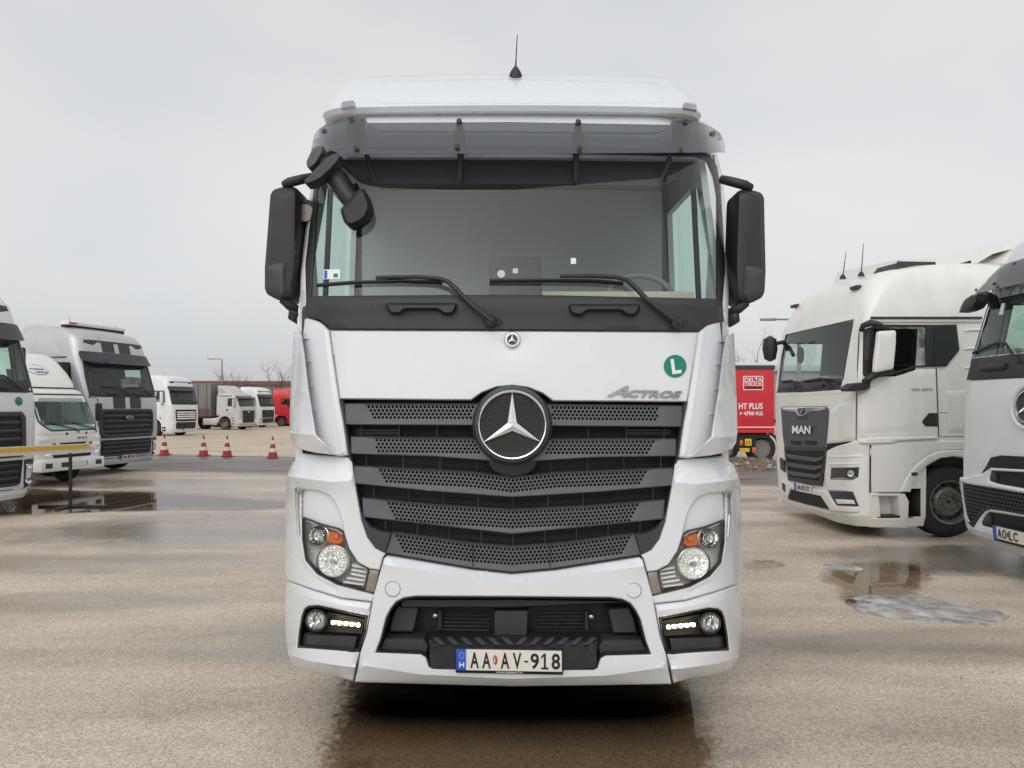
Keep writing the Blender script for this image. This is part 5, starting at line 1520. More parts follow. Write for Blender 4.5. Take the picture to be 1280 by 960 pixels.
# ------------------------------------------------------------------ tall cab with the big dark grille (grey one, and the white ones)
def mirror_u(pts): return [(-p[0],) + tuple(p[1:]) for p in reversed(pts)]
def tall_truck(label, loc, yaw, paint, z=0.0, stripes=False, near=False, bars=None, group='trucks parked in the yard', sign=None, lightbar=False, plate=None, flank=False):
    t = thing('truck', label, 'truck', (loc[0], loc[1], z), yaw, group)
    cab = Cab([(.30, .12, .85, 1.18, .25), (.45, .04, .85, 1.23, .26), (1.0, 0, .85, 1.25, .24), (1.20, .0, .85, 1.25, .24), (1.22, .0, 2.3, 1.25, .22), (1.75, .02, 2.3, 1.25, .2), (2.05, .05, 2.3, 1.245, .2), (2.9, .30, 2.3, 1.22, .2),
               (3.1, .34, 2.3, 1.21, .22), (3.45, .43, 2.3, 1.17, .24), (3.65, .58, 2.3, 1.11, .28), (3.78, .92, 2.3, 1.02, .32), (3.85, 1.5, 2.3, .90, .4)], .07)
    LF = Loc(cab.front, 0)
    def skip(u, v, w):
        if 2.22 < w < 2.84 and abs(u) < 1.0 and v < .75: return True
        return 2.25 < w < 2.80 and abs(u) > 1.1 and .72 < v < 1.28
    cab.hull('body', paint, t, skip)
    gl = [(-1.05, 2.20), (1.05, 2.20), (1.03, 2.90), (-1.03, 2.90)]
    wf = patch('windscreen_frame', C_, t, LF, [(-1.15, 2.0), (1.15, 2.0), (1.14, 2.5), (1.10, 2.98), (-1.10, 2.98), (-1.14, 2.5)], holes=[fillet(gl, .06)], th=.05, dv=-.012, bev=.006, bw=.015)
    patch('windscreen', M_['windg'], t, LF, fillet(gl, .06), th=0, dv=.0)
    vz = patch('sun_visor', M_['slat2'], t, LF, [(-1.15, 2.90, -.10), (-.95, 2.86, -.20), (.95, 2.86, -.20), (1.15, 2.90, -.10), (1.16, 3.06, -.06), (1.12, 3.15, -.03), (-1.12, 3.15, -.03), (-1.16, 3.06, -.06)], th=.03, back=True)
    for sd in (-1, 1):
        LS = Loc(cab.side, sd)
        sw = [(.62, 2.22), (.70, 2.78), (1.34, 2.80), (1.38, 2.30)]
        patch('window_frame', M_['black'], t, LS, [(.54, 2.14), (.62, 2.86), (1.44, 2.88), (1.48, 2.22)], holes=[sw], th=.04, dv=-.008, bev=.004)
        patch('side_window', M_['darkglass'] if not near else M_['sideglass'], t, LS, sw, th=0, dv=.004)
        dr = patch('door', paint, t, LS, [(.50, 1.28), (.48, 2.08), (1.56, 2.16), (1.58, 1.28)], th=.03, dv=-.012, bev=.008)
        patch('handle', M_['black'], dr, LS, [(1.34, 1.86), (1.52, 1.86), (1.52, 1.96), (1.36, 1.96)], th=.02, dv=-.035, bev=.008)
        patch('wheel_arch', paint, t, LS, [(.80, .42)] + [(1.42 - .64 * math.cos(a), .52 + .64 * math.sin(a)) for a in np.linspace(.1, 3.04, 12)] + [(2.06, .62), (2.16, .62)] + [(1.42 - .76 * math.cos(a), .56 + .74 * math.sin(a)) for a in np.linspace(3.0, .6, 10)] + [(.62, .95), (.60, .42)], th=.35, dv=-.005, bev=.006)
        patch('step', M_['slat2'], t, LS, [(.52, .34), (.52, .62), (.80, .62), (.80, .34)], th=.1, dv=-.006)
        if flank:
            patch('roof_flank', paint, t, LS, [(1.0, 3.05), (1.02, 3.22), (1.2, 3.34), (1.6, 3.38), (2.28, 3.40), (2.28, 3.05)], th=.03, dv=-.004, bev=.003, bw=.04)
            patch('roof_gutter', M_['slat2'], t, LS, [(.75, 2.98), (.75, 3.01), (2.28, 3.01), (2.28, 2.98)], th=.03, dv=-.02)
    patch('roof_panel', M_['slat2'], t, LF, [(-1.0, 3.36), (-.72, 3.32), (-.60, 3.40), (-.15, 3.40), (.15, 3.40), (.60, 3.40), (.72, 3.32), (1.0, 3.36), (.98, 3.46), (-.98, 3.46)], th=.03, dv=-.006, bev=.006)
    # grilles
    go = [(-.86, .95), (-.92, 1.12), (-.93, 1.60), (-.86, 1.69), (.86, 1.69), (.93, 1.60), (.92, 1.12), (.86, .95)]
    g1 = patch('grille', M_['void'], t, LF, go, th=.03, dv=-.004)
    if bars is None:
        patch('grille_frame', M_['slat2'], g1, LF, go, holes=[[(-.78, 1.03), (-.84, 1.15), (-.84, 1.56), (-.80, 1.61), (.80, 1.61), (.84, 1.56), (.84, 1.15), (.78, 1.03)]], th=.05, dv=-.035, bev=.012, bw=.03)
    for k in range(4):
        z0 = 1.08 + k * .135
        patch('slat', bars or M_['slat2'], g1, LF, [(-.82, z0), (.82, z0), (.82, z0 + (.055 if bars is None else .085)), (-.82, z0 + (.055 if bars is None else .085))], th=.05, dv=-.03, bev=.01)
    rings('badge', M_['satin'], g1, LF, (0, 1.46), [(.13, -.03), (.125, -.05), (.11, -.054)], 24, ry=.42)
    rings('badge', M_['navy'], g1, LF, (0, 1.46), [(.105, -.052), (.10, -.056)], 24, ry=.40)
    lo = [(-.74, .42), (-.86, .52), (-.88, .90), (.88, .90), (.86, .52), (.74, .42)]
    g2 = patch('lower_grille', M_['void'], t, LF, lo, th=.03, dv=-.004)
    for k in range(4):
        z0 = .48 + k * .105
        patch('slat', M_['slat2'], g2, LF, [(-.80, z0), (.80, z0), (.80, z0 + .045), (-.80, z0 + .045)], th=.04, dv=-.02, bev=.008)
    for k in (-1, 1):
        hh = [(.92, .40), (.90, .90), (1.16, .92), (1.14, .48)]
        h_ = patch('headlight', M_['slat2'] if not bars else M_['lampbed'], t, LF, hh if k > 0 else mirror_u(hh), th=.03, dv=-.008, bev=.01)
        for zz in (.80, .54):
            rings('lamp', M_['lampchrome'], h_, LF, (k * 1.02, zz), [(.075, -.012), (.07, -.022), (.05, -.010), (.01, -.008)], 16, ry=.7)
    patch('bumper_lip', paint, t, LF, [(-1.16, .26), (1.16, .26), (1.20, .38), (-1.20, .38)], th=.08, dv=-.03, bev=.02, bw=.03)
    # bits on the cowl
    for x in (-.45, .45):
        patch('grab_handle', B_, wf, LF, [(x - .2, 2.06), (x + .2, 2.06), (x + .2, 2.11), (x - .2, 2.11)], th=.03, dv=-.05, bev=.01)
    for x in (-.05, .78):
        tube_on('wiper', B_, t, LF, [(x + .1, 2.05, -.04), (x - .05, 2.16, -.05), (x - .2, 2.27, -.05), (x - .75, 2.25, -.03)], .013, 6)
    patch('plate_board', M_['plate'], t, LF, [(-.26, .38), (.26, .38), (.26, .49), (-.26, .49)], th=.02, dv=-.055)
    patch('euro_band', M_['blue'], t, LF, [(-.27, .38), (-.22, .38), (-.22, .49), (-.27, .49)], th=.02, dv=-.056)
    if plate: text_on('lettering', plate, M_['ink'], t, LF, [(-.20, .395), (.24, .395), (.24, .475), (-.20, .475)], -.0565, .001, 0, .02)
    if stripes:
        for x in (-.28, .28):
            patch('stripe', M_['slat2'], t, LF, [(x - .2, 1.70), (x + .2, 1.70), (x + .2, 2.0), (x - .2, 2.0)], th=.004, dv=-.004)
            patch('stripe', M_['slat2'], t, LF, [(x - .2, 3.16), (x + .2, 3.16), (x + .2, 3.42), (x - .2, 3.42)], th=.004, dv=-.006)
        patch('rear_window', M_['trim'], t, LF, [(-.3, 2.0), (-.29, 2.0), (-.29, 2.01)], th=.001, dv=.3)
    if lightbar:
        lb = MB().box(-.95, .95, .95, 1.25, 3.84, 3.93, .03).build('roof_bar', M_['whitefar'], t)
        MB().box(-.95, .95, 1.0, 1.2, 3.77, 3.838, .01).build('bar_gap', M_['void'], lb)
        MB().box(-.94, -.70, .94, .95, 3.865, 3.905).build('red_print', M_['red'], lb)
    for (x, y, h) in ((-.8, 1.0, .38), (.8, 1.05, .30)):
        MB().tube([(x, y, 3.72), (x + .02, y + .12, 3.72 + h)], [.008, .004], 5).build('antenna', M_['black'], t)
    if sign == 'sticker':
        rings('round_sticker', M_['green'], t, LF, (.82, 1.86), [(.07, -.012), (.065, -.014)], 20)
    side_mirrors(t, cab.front, 2.05, 2.80, 1.29, 1.47, .62, M_['black'] if not bars else M_['whitefar'])
    # the front mirror arm under the visor
    tube_on('front_mirror', B_, t, LF, [(-1.12, 2.92, -.10), (-1.05, 2.86, -.26), (-.85, 2.84, -.34), (-.72, 2.88, -.32)], .04, 8)
    if near: interior(t, 1.62, 2.3, 1.22, .45, 2.12)
    else: MB().box(-1.1, 1.1, .40, .75, 1.7, 2.26, .03).box(-1.1, 1.1, 1.6, 1.65, 1.8, 3.0).build('cab_lining', M_['trimd'], t)
    common(t, cab, paint)
    return t, cab

tall_truck('silver truck with black bonnet stripes beside the small white box truck', (-10.10, 18.97), -76, M_['silver'], stripes=True, near=True, lightbar=True, plate='AA BC-47', flank=True)
tall_truck('white truck with dark grille cut off by the left photo edge, behind the boom', (-8.22, 10.98), -76, M_['white'], near=True, sign='sticker')
FARG = None
tall_truck('far white truck with white bars across its grille, right behind the silver truck', (-20.6, 45.6), -74, M_['whitefar'], z=-.19, bars=M_['whitefar'])
tall_truck('far white truck with dark grille parked between the light grey and the red truck', (-23.0, 68.0), -74, M_['whitefar'], z=-.37)
rt, _ = tall_truck('far bright red truck half hidden behind the white cab', (-21.7, 73.5), -88, M_['red'], z=-.42)

# ------------------------------------------------------------------ small box truck
def box_truck():
    o, yaw = (-9.86, 16.2), -76
    t = thing('truck', 'small white box truck with rounded roof hood between the two big trucks', 'truck', (o[0], o[1], 0), yaw, 'trucks parked in the yard')
    P_ = M_['cream']
    t.scale = (.88, 1, 1)
    cab = Cab([(.58, .02, .42, .96, .12), (1.0, .0, .42, .98, .14), (1.02, 0, 1.5, .98, .14), (1.22, .02, 1.5, .98, .16), (2.0, .36, 1.5, .90, .16), (2.12, .46, 1.5, .86, .16), (2.18, .62, 1.5, .78, .2)], .06)
    LF = Loc(cab.front, 0)
    cab.hull('body', P_, t, lambda u, v, w: (1.34 < w < 1.92 and abs(u) < .78 and v < .6) or (1.4 < w < 1.9 and abs(u) > .8 and .55 < v < 1.1))
    gl = fillet([(-.64, 1.22), (.80, 1.22), (.85, 1.36), (.82, 2.05), (-.82, 2.05), (-.87, 1.42), (-.80, 1.34)], .06)
    patch('windscreen_frame', P_, t, LF, [(-.93, 1.14), (.93, 1.14), (.92, 1.6), (.88, 2.10), (-.88, 2.10), (-.92, 1.6)], holes=[gl], th=.05, dv=-.008, bev=.006)
    patch('windscreen_seal', B_, t, LF, gl, holes=[fillet([(-.61, 1.25), (.775, 1.25), (.82, 1.37), (.795, 2.02), (-.795, 2.02), (-.84, 1.43), (-.775, 1.365)], .06)], th=.02, dv=-.014, bev=.004)
    patch('windscreen', M_['windg'], t, LF, gl, th=0, dv=-.002)
    for sd in (-1, 1):
        LS = Loc(cab.side, sd)
        sw = [(.50, 1.36), (.66, 1.94), (1.2, 1.94), (1.22, 1.40)]
        patch('window_frame', B_, t, LS, [(.42, 1.28), (.60, 2.0), (1.28, 2.0), (1.30, 1.32)], holes=[sw], th=.03, dv=-.006)
        patch('side_window', M_['sideglass'], t, LS, sw, th=0, dv=.0)
        patch('door', P_, t, LS, [(.36, 1.04), (.38, 1.26), (1.36, 1.30), (1.36, 1.04)], th=.02, dv=-.01, bev=.006)
        MB().tube([(sd * .92, .4, 1.98), (sd * 1.10, .28, 1.96), (sd * 1.12, .28, 1.3), (sd * .96, .36, 1.24)], .012, 6).build('mirror_arm', B_, t)
        MB().box(min(sd * 1.02, sd * 1.2), max(sd * 1.02, sd * 1.2), .22, .30, 1.42, 1.84, .03).build('mirror', B_, t)
    # grille slots, lamps, bumper
    for z, hw_ in ((.90, .34), (.76, .34)):
        patch('grille_slot', M_['void'], t, LF, [(-hw_, z), (hw_, z), (hw_ + .08, z + .06), (-hw_ - .08, z + .06)], th=.02, dv=-.004)
    for sd in (-1, 1):
        for z in (.90, .76):
            q = [(.50, z), (.58, z + .01), (.60, z + .06), (.52, z + .05)]
            patch('grille_slot', M_['void'], t, LF, q if sd > 0 else mirror_u(q), th=.02, dv=-.004)
        hq = [(.62, .66), (.92, .66), (.93, .94), (.64, .94)]
        h = patch('headlight', M_['lampbed'], t, LF, hq if sd > 0 else mirror_u(hq), th=.03, dv=-.012, bev=.01)
        rings('lamp', M_['lampchrome'], h, LF, (sd * .74, .78), [(.10, -.014), (.095, -.03), (.06, -.012), (.02, -.010)], 18)
        rings('lamp', M_['lampchrome'], h, LF, (sd * .86, .82), [(.055, -.014), (.05, -.03), (.02, -.010)], 14)
        tq = [(.70, 1.02), (.93, .98), (.93, 1.10), (.72, 1.10)]
        patch('indicator', M_['lampbed'], t, LF, tq if sd > 0 else mirror_u(tq), th=.02, dv=-.01, bev=.006)
    patch('lower_slot', M_['void'], t, LF, [(-.55, .63), (.55, .63), (.60, .70), (-.60, .70)], th=.02, dv=-.004)
    bm_ = MB().box(-.97, .97, -.03, .25, .34, .60, .05).build('bumper', P_, t)
    BF = Loc(lambda u, w: 0 * u - .03, 0)
    for x0, x1 in ((-.86, -.66), (-.40, .40), (.66, .86)):
        patch('bumper_slot', M_['slat2'], bm_, BF, rect(x0, .42, x1, .53), th=.01, dv=-.004, bev=.002)
    patch('plate_board', M_['plate'], t, BF, rect(-.10, .42, .36, .53), th=.01, dv=-.016)
    patch('euro_band', M_['blue'], t, BF, rect(-.16, .42, -.10, .53), th=.01, dv=-.016)
    text_on('lettering', 'ISUZU', M_['galv'], t, LF, [(.12, 1.03), (.44, 1.03), (.44, 1.08), (.12, 1.08)], -.006, .004, 0, .03)
    for x in (.05, .66):
        tube_on('wiper', B_, t, LF, [(x + .12, 1.18, -.03), (x, 1.26, -.04), (x - .35, 1.34, -.03), (x - .62, 1.40, -.02)], .012, 6)
        rings('pivot', B_, t, LF, (x - .25, 1.16), [(.03, 0), (.028, -.02), (.01, -.025)], 10)
    MB().box(-.2, .1, .48, .62, 1.26, 1.34, .02).build('blue_cloth', M_['cyan'], t)
    MB().tube([(-.42, .5, 1.25), (-.35, .52, 1.45), (-.28, .5, 1.25)], .02, 5).build('paper_tag', M_['paper'], t)
    interior(t, .95, 1.5, .9, .45, 1.28)
    # box body with its rounded hood over the cab
    bx = MB().box(-1.05, 1.05, 1.55, 6.2, .95, 2.95, .03).build('box_body', M_['whitefar'], t)
    hd = Cab([(2.20, .55, 1.6, .86, .25), (2.30, .62, 1.6, .93, .25), (2.55, .85, 1.6, .97, .25), (2.80, 1.12, 1.6, .99, .28), (2.95, 1.35, 1.6, .98, .3), (3.0, 1.5, 1.62, .95, .3)], .10)
    hb = hd.hull('roof_hood', M_['cream'], t)
    HS = Loc(hd.side, -1); HF = Loc(hd.front, 0)
    em = rings('round_print', M_['whiteprint'], hb, HF, (-.12, 2.60), [(.30, -.004), (.29, -.008)], 24, ry=.38)
    rings('round_print', M_['navy'], hb, HF, (-.12, 2.60), [(.315, -.003), (.312, -.006), (.29, -.006)], 24, ry=.40, cap=False)
    rings('round_print', M_['whiteprint'], hb, HF, (-.22, 2.71), [(.10, -.004), (.09, -.012)], 20, ry=.6)
    for k, (z, a, b) in enumerate(((2.61, -.33, .08), (2.54, -.22, .12))):
        pts = [(a + (b - a) * i / 10, z + .018 * math.sin(i * 2.2 + k)) for i in range(11)]
        tube_on('print_line', M_['navy'], em, HF, [(p[0], p[1], -.009) for p in pts], .010, 5)
    for sd in (-1, 1):
        wheel(t, sd * .78, .95, .39, .22, sd, key='s')
        wheel(t, sd * .74, 4.3, .39, .22, sd, steer=False, key='s')
    MB().box(-.4, .4, .2, 6.0, .5, .9, .03).build('chassis', M_['chassis'], t)
    return t
box_truck()

# ------------------------------------------------------------------ low cab with tarp trailer, far back
def low_truck():
    o, yaw, z = (-21.85, 59.8), -74, -.29
    t = thing('truck', 'far light grey low cab truck with roof deflector, coupled to the grey trailer', 'truck', (o[0], o[1], z), yaw, 'trucks parked in the yard')
    P_ = M_['lightgrey']
    cab = Cab([(.35, .10, .85, 1.15, .2), (.5, .03, .85, 1.2, .2), (1.2, 0, .85, 1.22, .2), (1.22, 0, 2.2, 1.22, .2), (1.8, .05, 2.2, 1.22, .2), (2.7, .38, 2.2, 1.18, .2), (2.95, .52, 2.2, 1.1, .25), (3.05, .8, 2.2, 1.0, .3)], .06)
    LF = Loc(cab.front, 0)
    cab.hull('body', P_, t, lambda u, v, w: 1.98 < w < 2.6 and abs(u) < .98 and v < .7)
    gl = [(-1.05, 1.94), (1.05, 1.94), (1.0, 2.64), (-1.0, 2.64)]
    patch('windscreen_frame', P_, t, LF, [(-1.14, 1.82), (1.14, 1.82), (1.06, 2.74), (-1.06, 2.74)], holes=[gl], th=.05, dv=-.01)
    patch('windscreen', M_['windg'], t, LF, gl, th=0)
    patch('sun_visor', M_['slat2'], t, LF, [(-1.12, 2.62, -.25), (1.12, 2.62, -.25), (1.12, 2.80, -.04), (-1.12, 2.80, -.04)], th=.03, back=True)
    g = patch('grille', M_['void'], t, LF, [(-.72, .62), (-.80, 1.62), (.80, 1.62), (.72, .62)], th=.03, dv=-.02)
    for k in range(6):
        patch('slat', M_['slat2'], g, LF, rect(-.72, .70 + k * .15, .72, .76 + k * .15), th=.04, dv=-.04, bev=.01)
    rings('badge', M_['satin'], g, LF, (0, 1.5), [(.12, -.03), (.11, -.05), (.02, -.05)], 20, ry=.6)
    for sd in (-1, 1):
        LS = Loc(cab.side, sd)
        patch('side_window', M_['darkglass'], t, LS, fillet([(.50, 1.95), (.62, 2.62), (1.14, 2.62), (1.16, 1.98)], .05), th=.02, dv=-.012)
        patch('door', P_, t, LS, [(.42, 1.3), (.42, 1.9), (1.26, 1.94), (1.28, 1.3)], th=.02, dv=-.014, bev=.008)
        patch('handle', B_, t, LS, rect(1.1, 1.6, 1.24, 1.74), th=.02, dv=-.03)
        patch('side_flap', P_, t, LS, rect(1.36, 1.3, 2.15, 2.76), th=.02, dv=-.02, bev=.008)
        patch('roof_gutter', B_, t, LS, rect(.8, 2.78, 2.15, 2.84), th=.02, dv=-.02)
        patch('wheel_arch', P_, t, LS, [(1.42 - .64 * math.cos(a), .52 + .64 * math.sin(a)) for a in np.linspace(-.1, 3.04, 12)] + [(2.3, .86), (2.3, 1.05)] + [(1.42 - .80 * math.cos(a), .56 + .80 * math.sin(a)) for a in np.linspace(2.5, .3, 10)] + [(.62, .62)], th=.4, dv=-.02, bev=.01)
        patch('headlight', M_['lampbed'], t, LF, [(.84, .62), (1.12, .62), (1.14, .86), (.86, .86)] if sd > 0 else mirror_u([(.84, .62), (1.12, .62), (1.14, .86), (.86, .86)]), th=.02, dv=-.01, bev=.008)
        for k in range(3):
            patch('step', M_['slat2'], t, LS, rect(.5, .50 + k * .24, .80, .56 + k * .24), th=.05, dv=-.02)
    dfl = Cab([(3.0, .9, 2.2, 1.0, .3), (3.3, 1.25, 2.2, 1.05, .3), (3.6, 1.75, 2.2, 1.08, .3), (3.68, 2.0, 2.22, 1.05, .2)], .05)
    dfl.hull('roof_deflector', P_, t)
    patch('bumper_lip', P_, t, LF, [(-1.14, .30), (1.14, .30), (1.18, .56), (-1.18, .56)], th=.08, dv=-.03, bev=.02)
    side_mirrors(t, cab.front, 1.95, 2.55, 1.30, 1.52, .35, M_['lightgrey'])
    MB().box(-1.1, 1.1, .40, .7, 1.5, 1.98, .03).box(-1.1, 1.1, 1.7, 1.75, 1.5, 2.9).build('cab_lining', M_['trimd'], t)
    common(t, cab, P_)
    tr = thing('semi_trailer', 'grey tarpaulin trailer with a dirty red lower edge coupled to the far light grey truck', 'trailer', (o[0], o[1], z), yaw)
    tb = MB().box(-1.26, 1.26, 2.75, 14.5, 1.12, 3.86, .02).build('tarpaulin', M_['greytarp'], tr)
    for k in range(14):
        y = 3.1 + k * .85
        for sd in (-1, 1):
            MB().box(min(sd * 1.262, sd * 1.275), max(sd * 1.262, sd * 1.275), y, y + .05, 1.16, 3.80).build('strap', M_['slat2'], tr)
    for sd in (-1, 1):
        MB().box(min(sd * 1.262, sd * 1.27), max(sd * 1.262, sd * 1.27), 2.8, 14.4, 1.14, 1.75).build('lower_band', mat('dirty_red_band', (.11, .055, .05), .7, var=(3, .4)) if sd < 0 else bpy.data.materials['dirty_red_band'], tr)
        for k in range(3): wheel(tr, sd * 1.05, 9.5 + 1.3 * k, .5, .34, sd, steer=False)
    MB().box(-1.2, 1.2, 2.75, 14.5, .98, 1.12).box(-.5, .5, 3.0, 14, .7, .98).build('chassis', M_['chassis'], tr)
low_truck()

# ------------------------------------------------------------------ red lorry seen in the gap on the right
def red_lorry():
    Yf = 22.0
    t = thing('lorry', 'red lorry body with white lettering between the white cab and the cream truck', 'lorry', (4.6, Yf, 0), 0)
    FX = Tr((4.6, Yf, 0), 0, lambda u, w: 0 * u, tn=5, tf=60)
    MB().box(-3.4, 3.42, 0.0, 2.45, 1.02, 2.98, .02).build('box_body', M_['redtarp'], t)
    MB().box(-3.44, 3.46, -.03, 2.48, 3.0, 3.10, .02).build('roof_frame', M_['whitefar'], t)
    MB().box(-3.41, 3.43, -.015, .02, 2.88, 2.995).build('roof_rail', M_['slat2'], t)
    MB().box(-3.41, 3.43, -.02, 2.46, .94, 1.02, .01).build('side_rail', M_['red'], t)
    MB().box(-3.40, 3.42, -.012, .01, 1.10, 1.13).build('white_line', M_['whiteprint'], t)
    MB().box(-3.2, 3.3, .3, 2.1, .42, .93, .02).box(-3.2, 3.3, .05, .10, .78, .90).build('chassis', M_['chassis'], t)
    q = lambda x0, y0, x1, y1: [(x0, y1), (x1, y1), (x1, y0), (x0, y0)]
    fr = [(929, 470), (954, 470), (954, 487.5), (929, 487.5)]
    lg = patch('logo_frame', M_['whiteprint'], t, FX, fr, holes=[[(930, 471), (953, 471), (953, 486.5), (930, 486.5)]], th=.01, dv=-.006)
    text_on('lettering', 'DELTA', M_['whiteprint'], lg, FX, q(930.8, 472, 953, 477.5), -.004, .004, 0, .02)
    text_on('lettering', 'TRUCK', M_['whiteprint'], lg, FX, q(930.8, 477.9, 953, 482.6), -.004, .004, 0, .02)
    patch('logo_bar', M_['ink'], lg, FX, rect(930.5, 483.2, 952.6, 486), th=.004, dv=-.006)
    text_on('lettering', 'HT PLUS', M_['whiteprint'], t, FX, q(923.5, 503.8, 953.5, 511.5), -.004, .004, 0, .03)
    text_on('lettering', '> 4700 KG', M_['whiteprint'], t, FX, q(924.5, 514.3, 953.5, 519.3), -.004, .004, 0, .03)
    for x in (-2.2, 1.95, 3.10):
        wheel(t, x, .45, .45, .3, -1, steer=False)
    for o in [c for c in t.children if c.name.startswith('wheel')]:
        x = o.location.x
        o.location = (x, .35, .45); o.rotation_euler = (0, 0, -math.pi / 2)
    for x in (1.95, 3.10):
        MB().tube([(x - .55 * math.cos(a), .2, .45 + .55 * math.sin(a)) for a in np.linspace(0.1, 3.04, 10)], .05, 6).build('mudguard', M_['slat2'], t)
    MB().box(2.22, 2.84, -.03, .05, .38, .80, .02).build('rear_board', M_['chassis'], t)
    for (a, b, c, d, m) in ((2.50, 2.70, .55, .76, 'amber'), (2.34, 2.64, .36, .48, 'yellow'), (2.72, 2.84, .34, .50, 'orange'), (2.34, 2.44, .56, .72, 'orange')):
        MB().box(a, b, -.06, -.032, c, d, .006).build('marker_plate', M_[m], t)
    text_on('lettering', '11', M_['ink'], t, Loc(lambda u, w: 0 * u - .06, 0), [(2.55, .60), (2.65, .60), (2.65, .71), (2.55, .71)], -.001, .003, 0, .03)
red_lorry()

# ------------------------------------------------------------------ cream truck on the right, seen from its front corner
def cream_truck():
    yaw = 85
    o = (4.42, 10.83, 0)
    t = thing('truck', 'cream white truck with dark shield grille and white side mirror behind the edge truck', 'truck', o, yaw, 'trucks parked in the yard')
    P_ = M_['cream']
    cab = Cab([(.16, .14, 1.04, 1.19, .22), (.30, .04, 1.04, 1.24, .22), (.8, 0, 1.04, 1.25, .20), (1.20, .0, 1.04, 1.25, .20), (1.22, 0.0, 2.5, 1.25, .16), (1.9, .01, 2.5, 1.25, .10), (2.05, .02, 2.5, 1.25, .08), (2.95, .12, 2.5, 1.24, .08),
               (3.25, .21, 2.5, 1.20, .18), (3.5, .34, 2.5, 1.15, .26), (3.64, .56, 2.5, 1.07, .32), (3.74, .95, 2.5, .97, .36), (3.80, 1.6, 2.5, .84, .4)], .07)
    a = R(yaw)
    U = np.array([math.cos(a), -math.sin(a), 0])
    TFm = Tr(o, yaw, cab.front, tn=6, tf=18)
    TFm.step = 5
    os_ = np.array(o) + 1.25 * U
    TS = Tr(os_, yaw - 90, lambda u, w: 1.25 - cab.side(u, w), root_o=o, root_yaw=yaw, tn=6, tf=18)
    TS.step = 6
    LF = Loc(cab.front, 0)
    cab.hull('body', P_, t, lambda u, v, w: (2.12 < w < 2.92 and abs(u) < 1.0 and v < .6) or (2.22 < w < 2.86 and abs(u) > 1.1 and .30 < v < .98) or (.24 < w < .70 and abs(u) > 1.15 and .40 < v < .95))
    # windscreen
    WG = [(982.5, 419), (1010, 412.5), (1040, 406), (1066, 400), (1058, 445), (1053.5, 472.5), (1010, 476), (973.8, 478), (977, 450)]
    FR = [(980, 416), (1010, 409), (1040, 402.5), (1071, 396), (1065, 440), (1060, 485), (1056, 491), (1010, 494), (969.5, 495.5), (972, 470), (976, 440)]
    patch('windscreen_frame', P_, t, TFm, FR, holes=[WG], th=.05, dv=-.006, bw=.8)
    patch('windscreen', M_['windg'], t, TFm, WG, th=0, dv=.0)
    cw = patch('windscreen_cowl', M_['slat2'], t, TFm, [(973.5, 477.5), (1010, 475.5), (1053.8, 472), (1050.5, 487), (1010, 490), (971, 491)], th=.03, dv=-.012, bev=.004, bw=.6)
    patch('windscreen_seal', B_, t, TFm, inset(WG, -.9), holes=[WG], th=.02, dv=-.010)
    for (x, y) in ((985, 484), (1020, 482)):
        patch('grab_handle', B_, cw, TFm, [(x - 7, y), (x + 8, y - 2), (x + 8, y + 1.5), (x - 5, y + 3)], th=.03, dv=-.04)
    for pts in ([(999, 489, -.04), (995, 481, -.05), (990, 475.5, -.05), (976, 477, -.03)], [(1038, 486, -.04), (1033, 479, -.05), (1027, 473, -.05), (1004, 476.5, -.03)], [(1048, 480, -.04), (1040, 474, -.05), (1022, 474, -.03)]):
        tube_on('wiper', B_, t, TFm, pts, .016, 6)
    # front shield
    sh = patch('front_shield', M_['slat'], t, TFm, [(976, 508.5), (1032.5, 507.5), (1036, 513), (1034.5, 535), (1032.5, 553), (1030, 562), (981, 561), (978.5, 545)], th=.05, dv=-.02, bev=.012, bw=1, r=1)
    patch('chrome_strip', M_['chrome'], sh, TFm, [(977, 509.5), (1031.5, 508.5), (1031, 512), (1012, 514.5), (1005, 519.5), (997, 519.8), (994.5, 515), (978, 513)], th=.03, dv=-.035, bev=.006, bw=.6)
    patch('emblem', M_['slat2'], sh, TFm, [(996.5, 510.2), (1004.5, 510), (1004, 516), (1002.5, 518), (998.5, 518)], th=.02, dv=-.05, bev=.004, bw=.5)
    patch('emblem_mark', M_['chrome'], sh, TFm, [(999, 517), (1001, 512.5), (1003.5, 511.2), (1003, 513.5), (1001.5, 517)], th=.01, dv=-.056)
    patch('shield_notch', M_['slat2'], sh, TFm, [(996, 519.5), (1009, 519.5), (1008, 525), (997, 525)], th=.02, dv=-.026)
    text_on('lettering', 'MAN', M_['lampbed'], sh, TFm, [(990, 541.8), (1013, 542.3), (1013, 532.2), (990, 532)], -.022, .03, 0, .04)
    for x0, x1 in ((988, 1002), (1005, 1021)):
        patch('slot', M_['void'], sh, TFm, [(x0, 550.5), (x1, 551.5), (x1 - 1, 556.5), (x0 + 1, 555.5)], th=.02, dv=-.024)
    gr = patch('lower_grille', M_['void'], t, TFm, [(980, 559), (1033, 559), (1032, 575), (1026, 608), (985, 600.5), (982, 580)], th=.03, dv=-.012)
    for k in range(3):
        y = 568.5 + k * 10.3
        patch('slat', M_['slat'], gr, TFm, [(983 + k * .4, y - 1.5), (989, y), (1022 - k, y + 4), (1029.5 - k, y + 2), (1028 - k, y + 6.5), (1020 - k, y + 9.5), (989, y + 5), (984 + k * .4, y + 3.5)], th=.05, dv=-.05, bev=.01, bw=.8)
    patch('grille_frame', M_['slat2'], gr, TFm, [(980, 559), (1033, 559), (1032, 575), (1026, 608), (985, 600.5), (982, 580)], holes=[[(983, 563), (1030, 564), (1029, 575), (1023.5, 601), (987, 595.5), (984.5, 580)]], th=.04, dv=-.03)
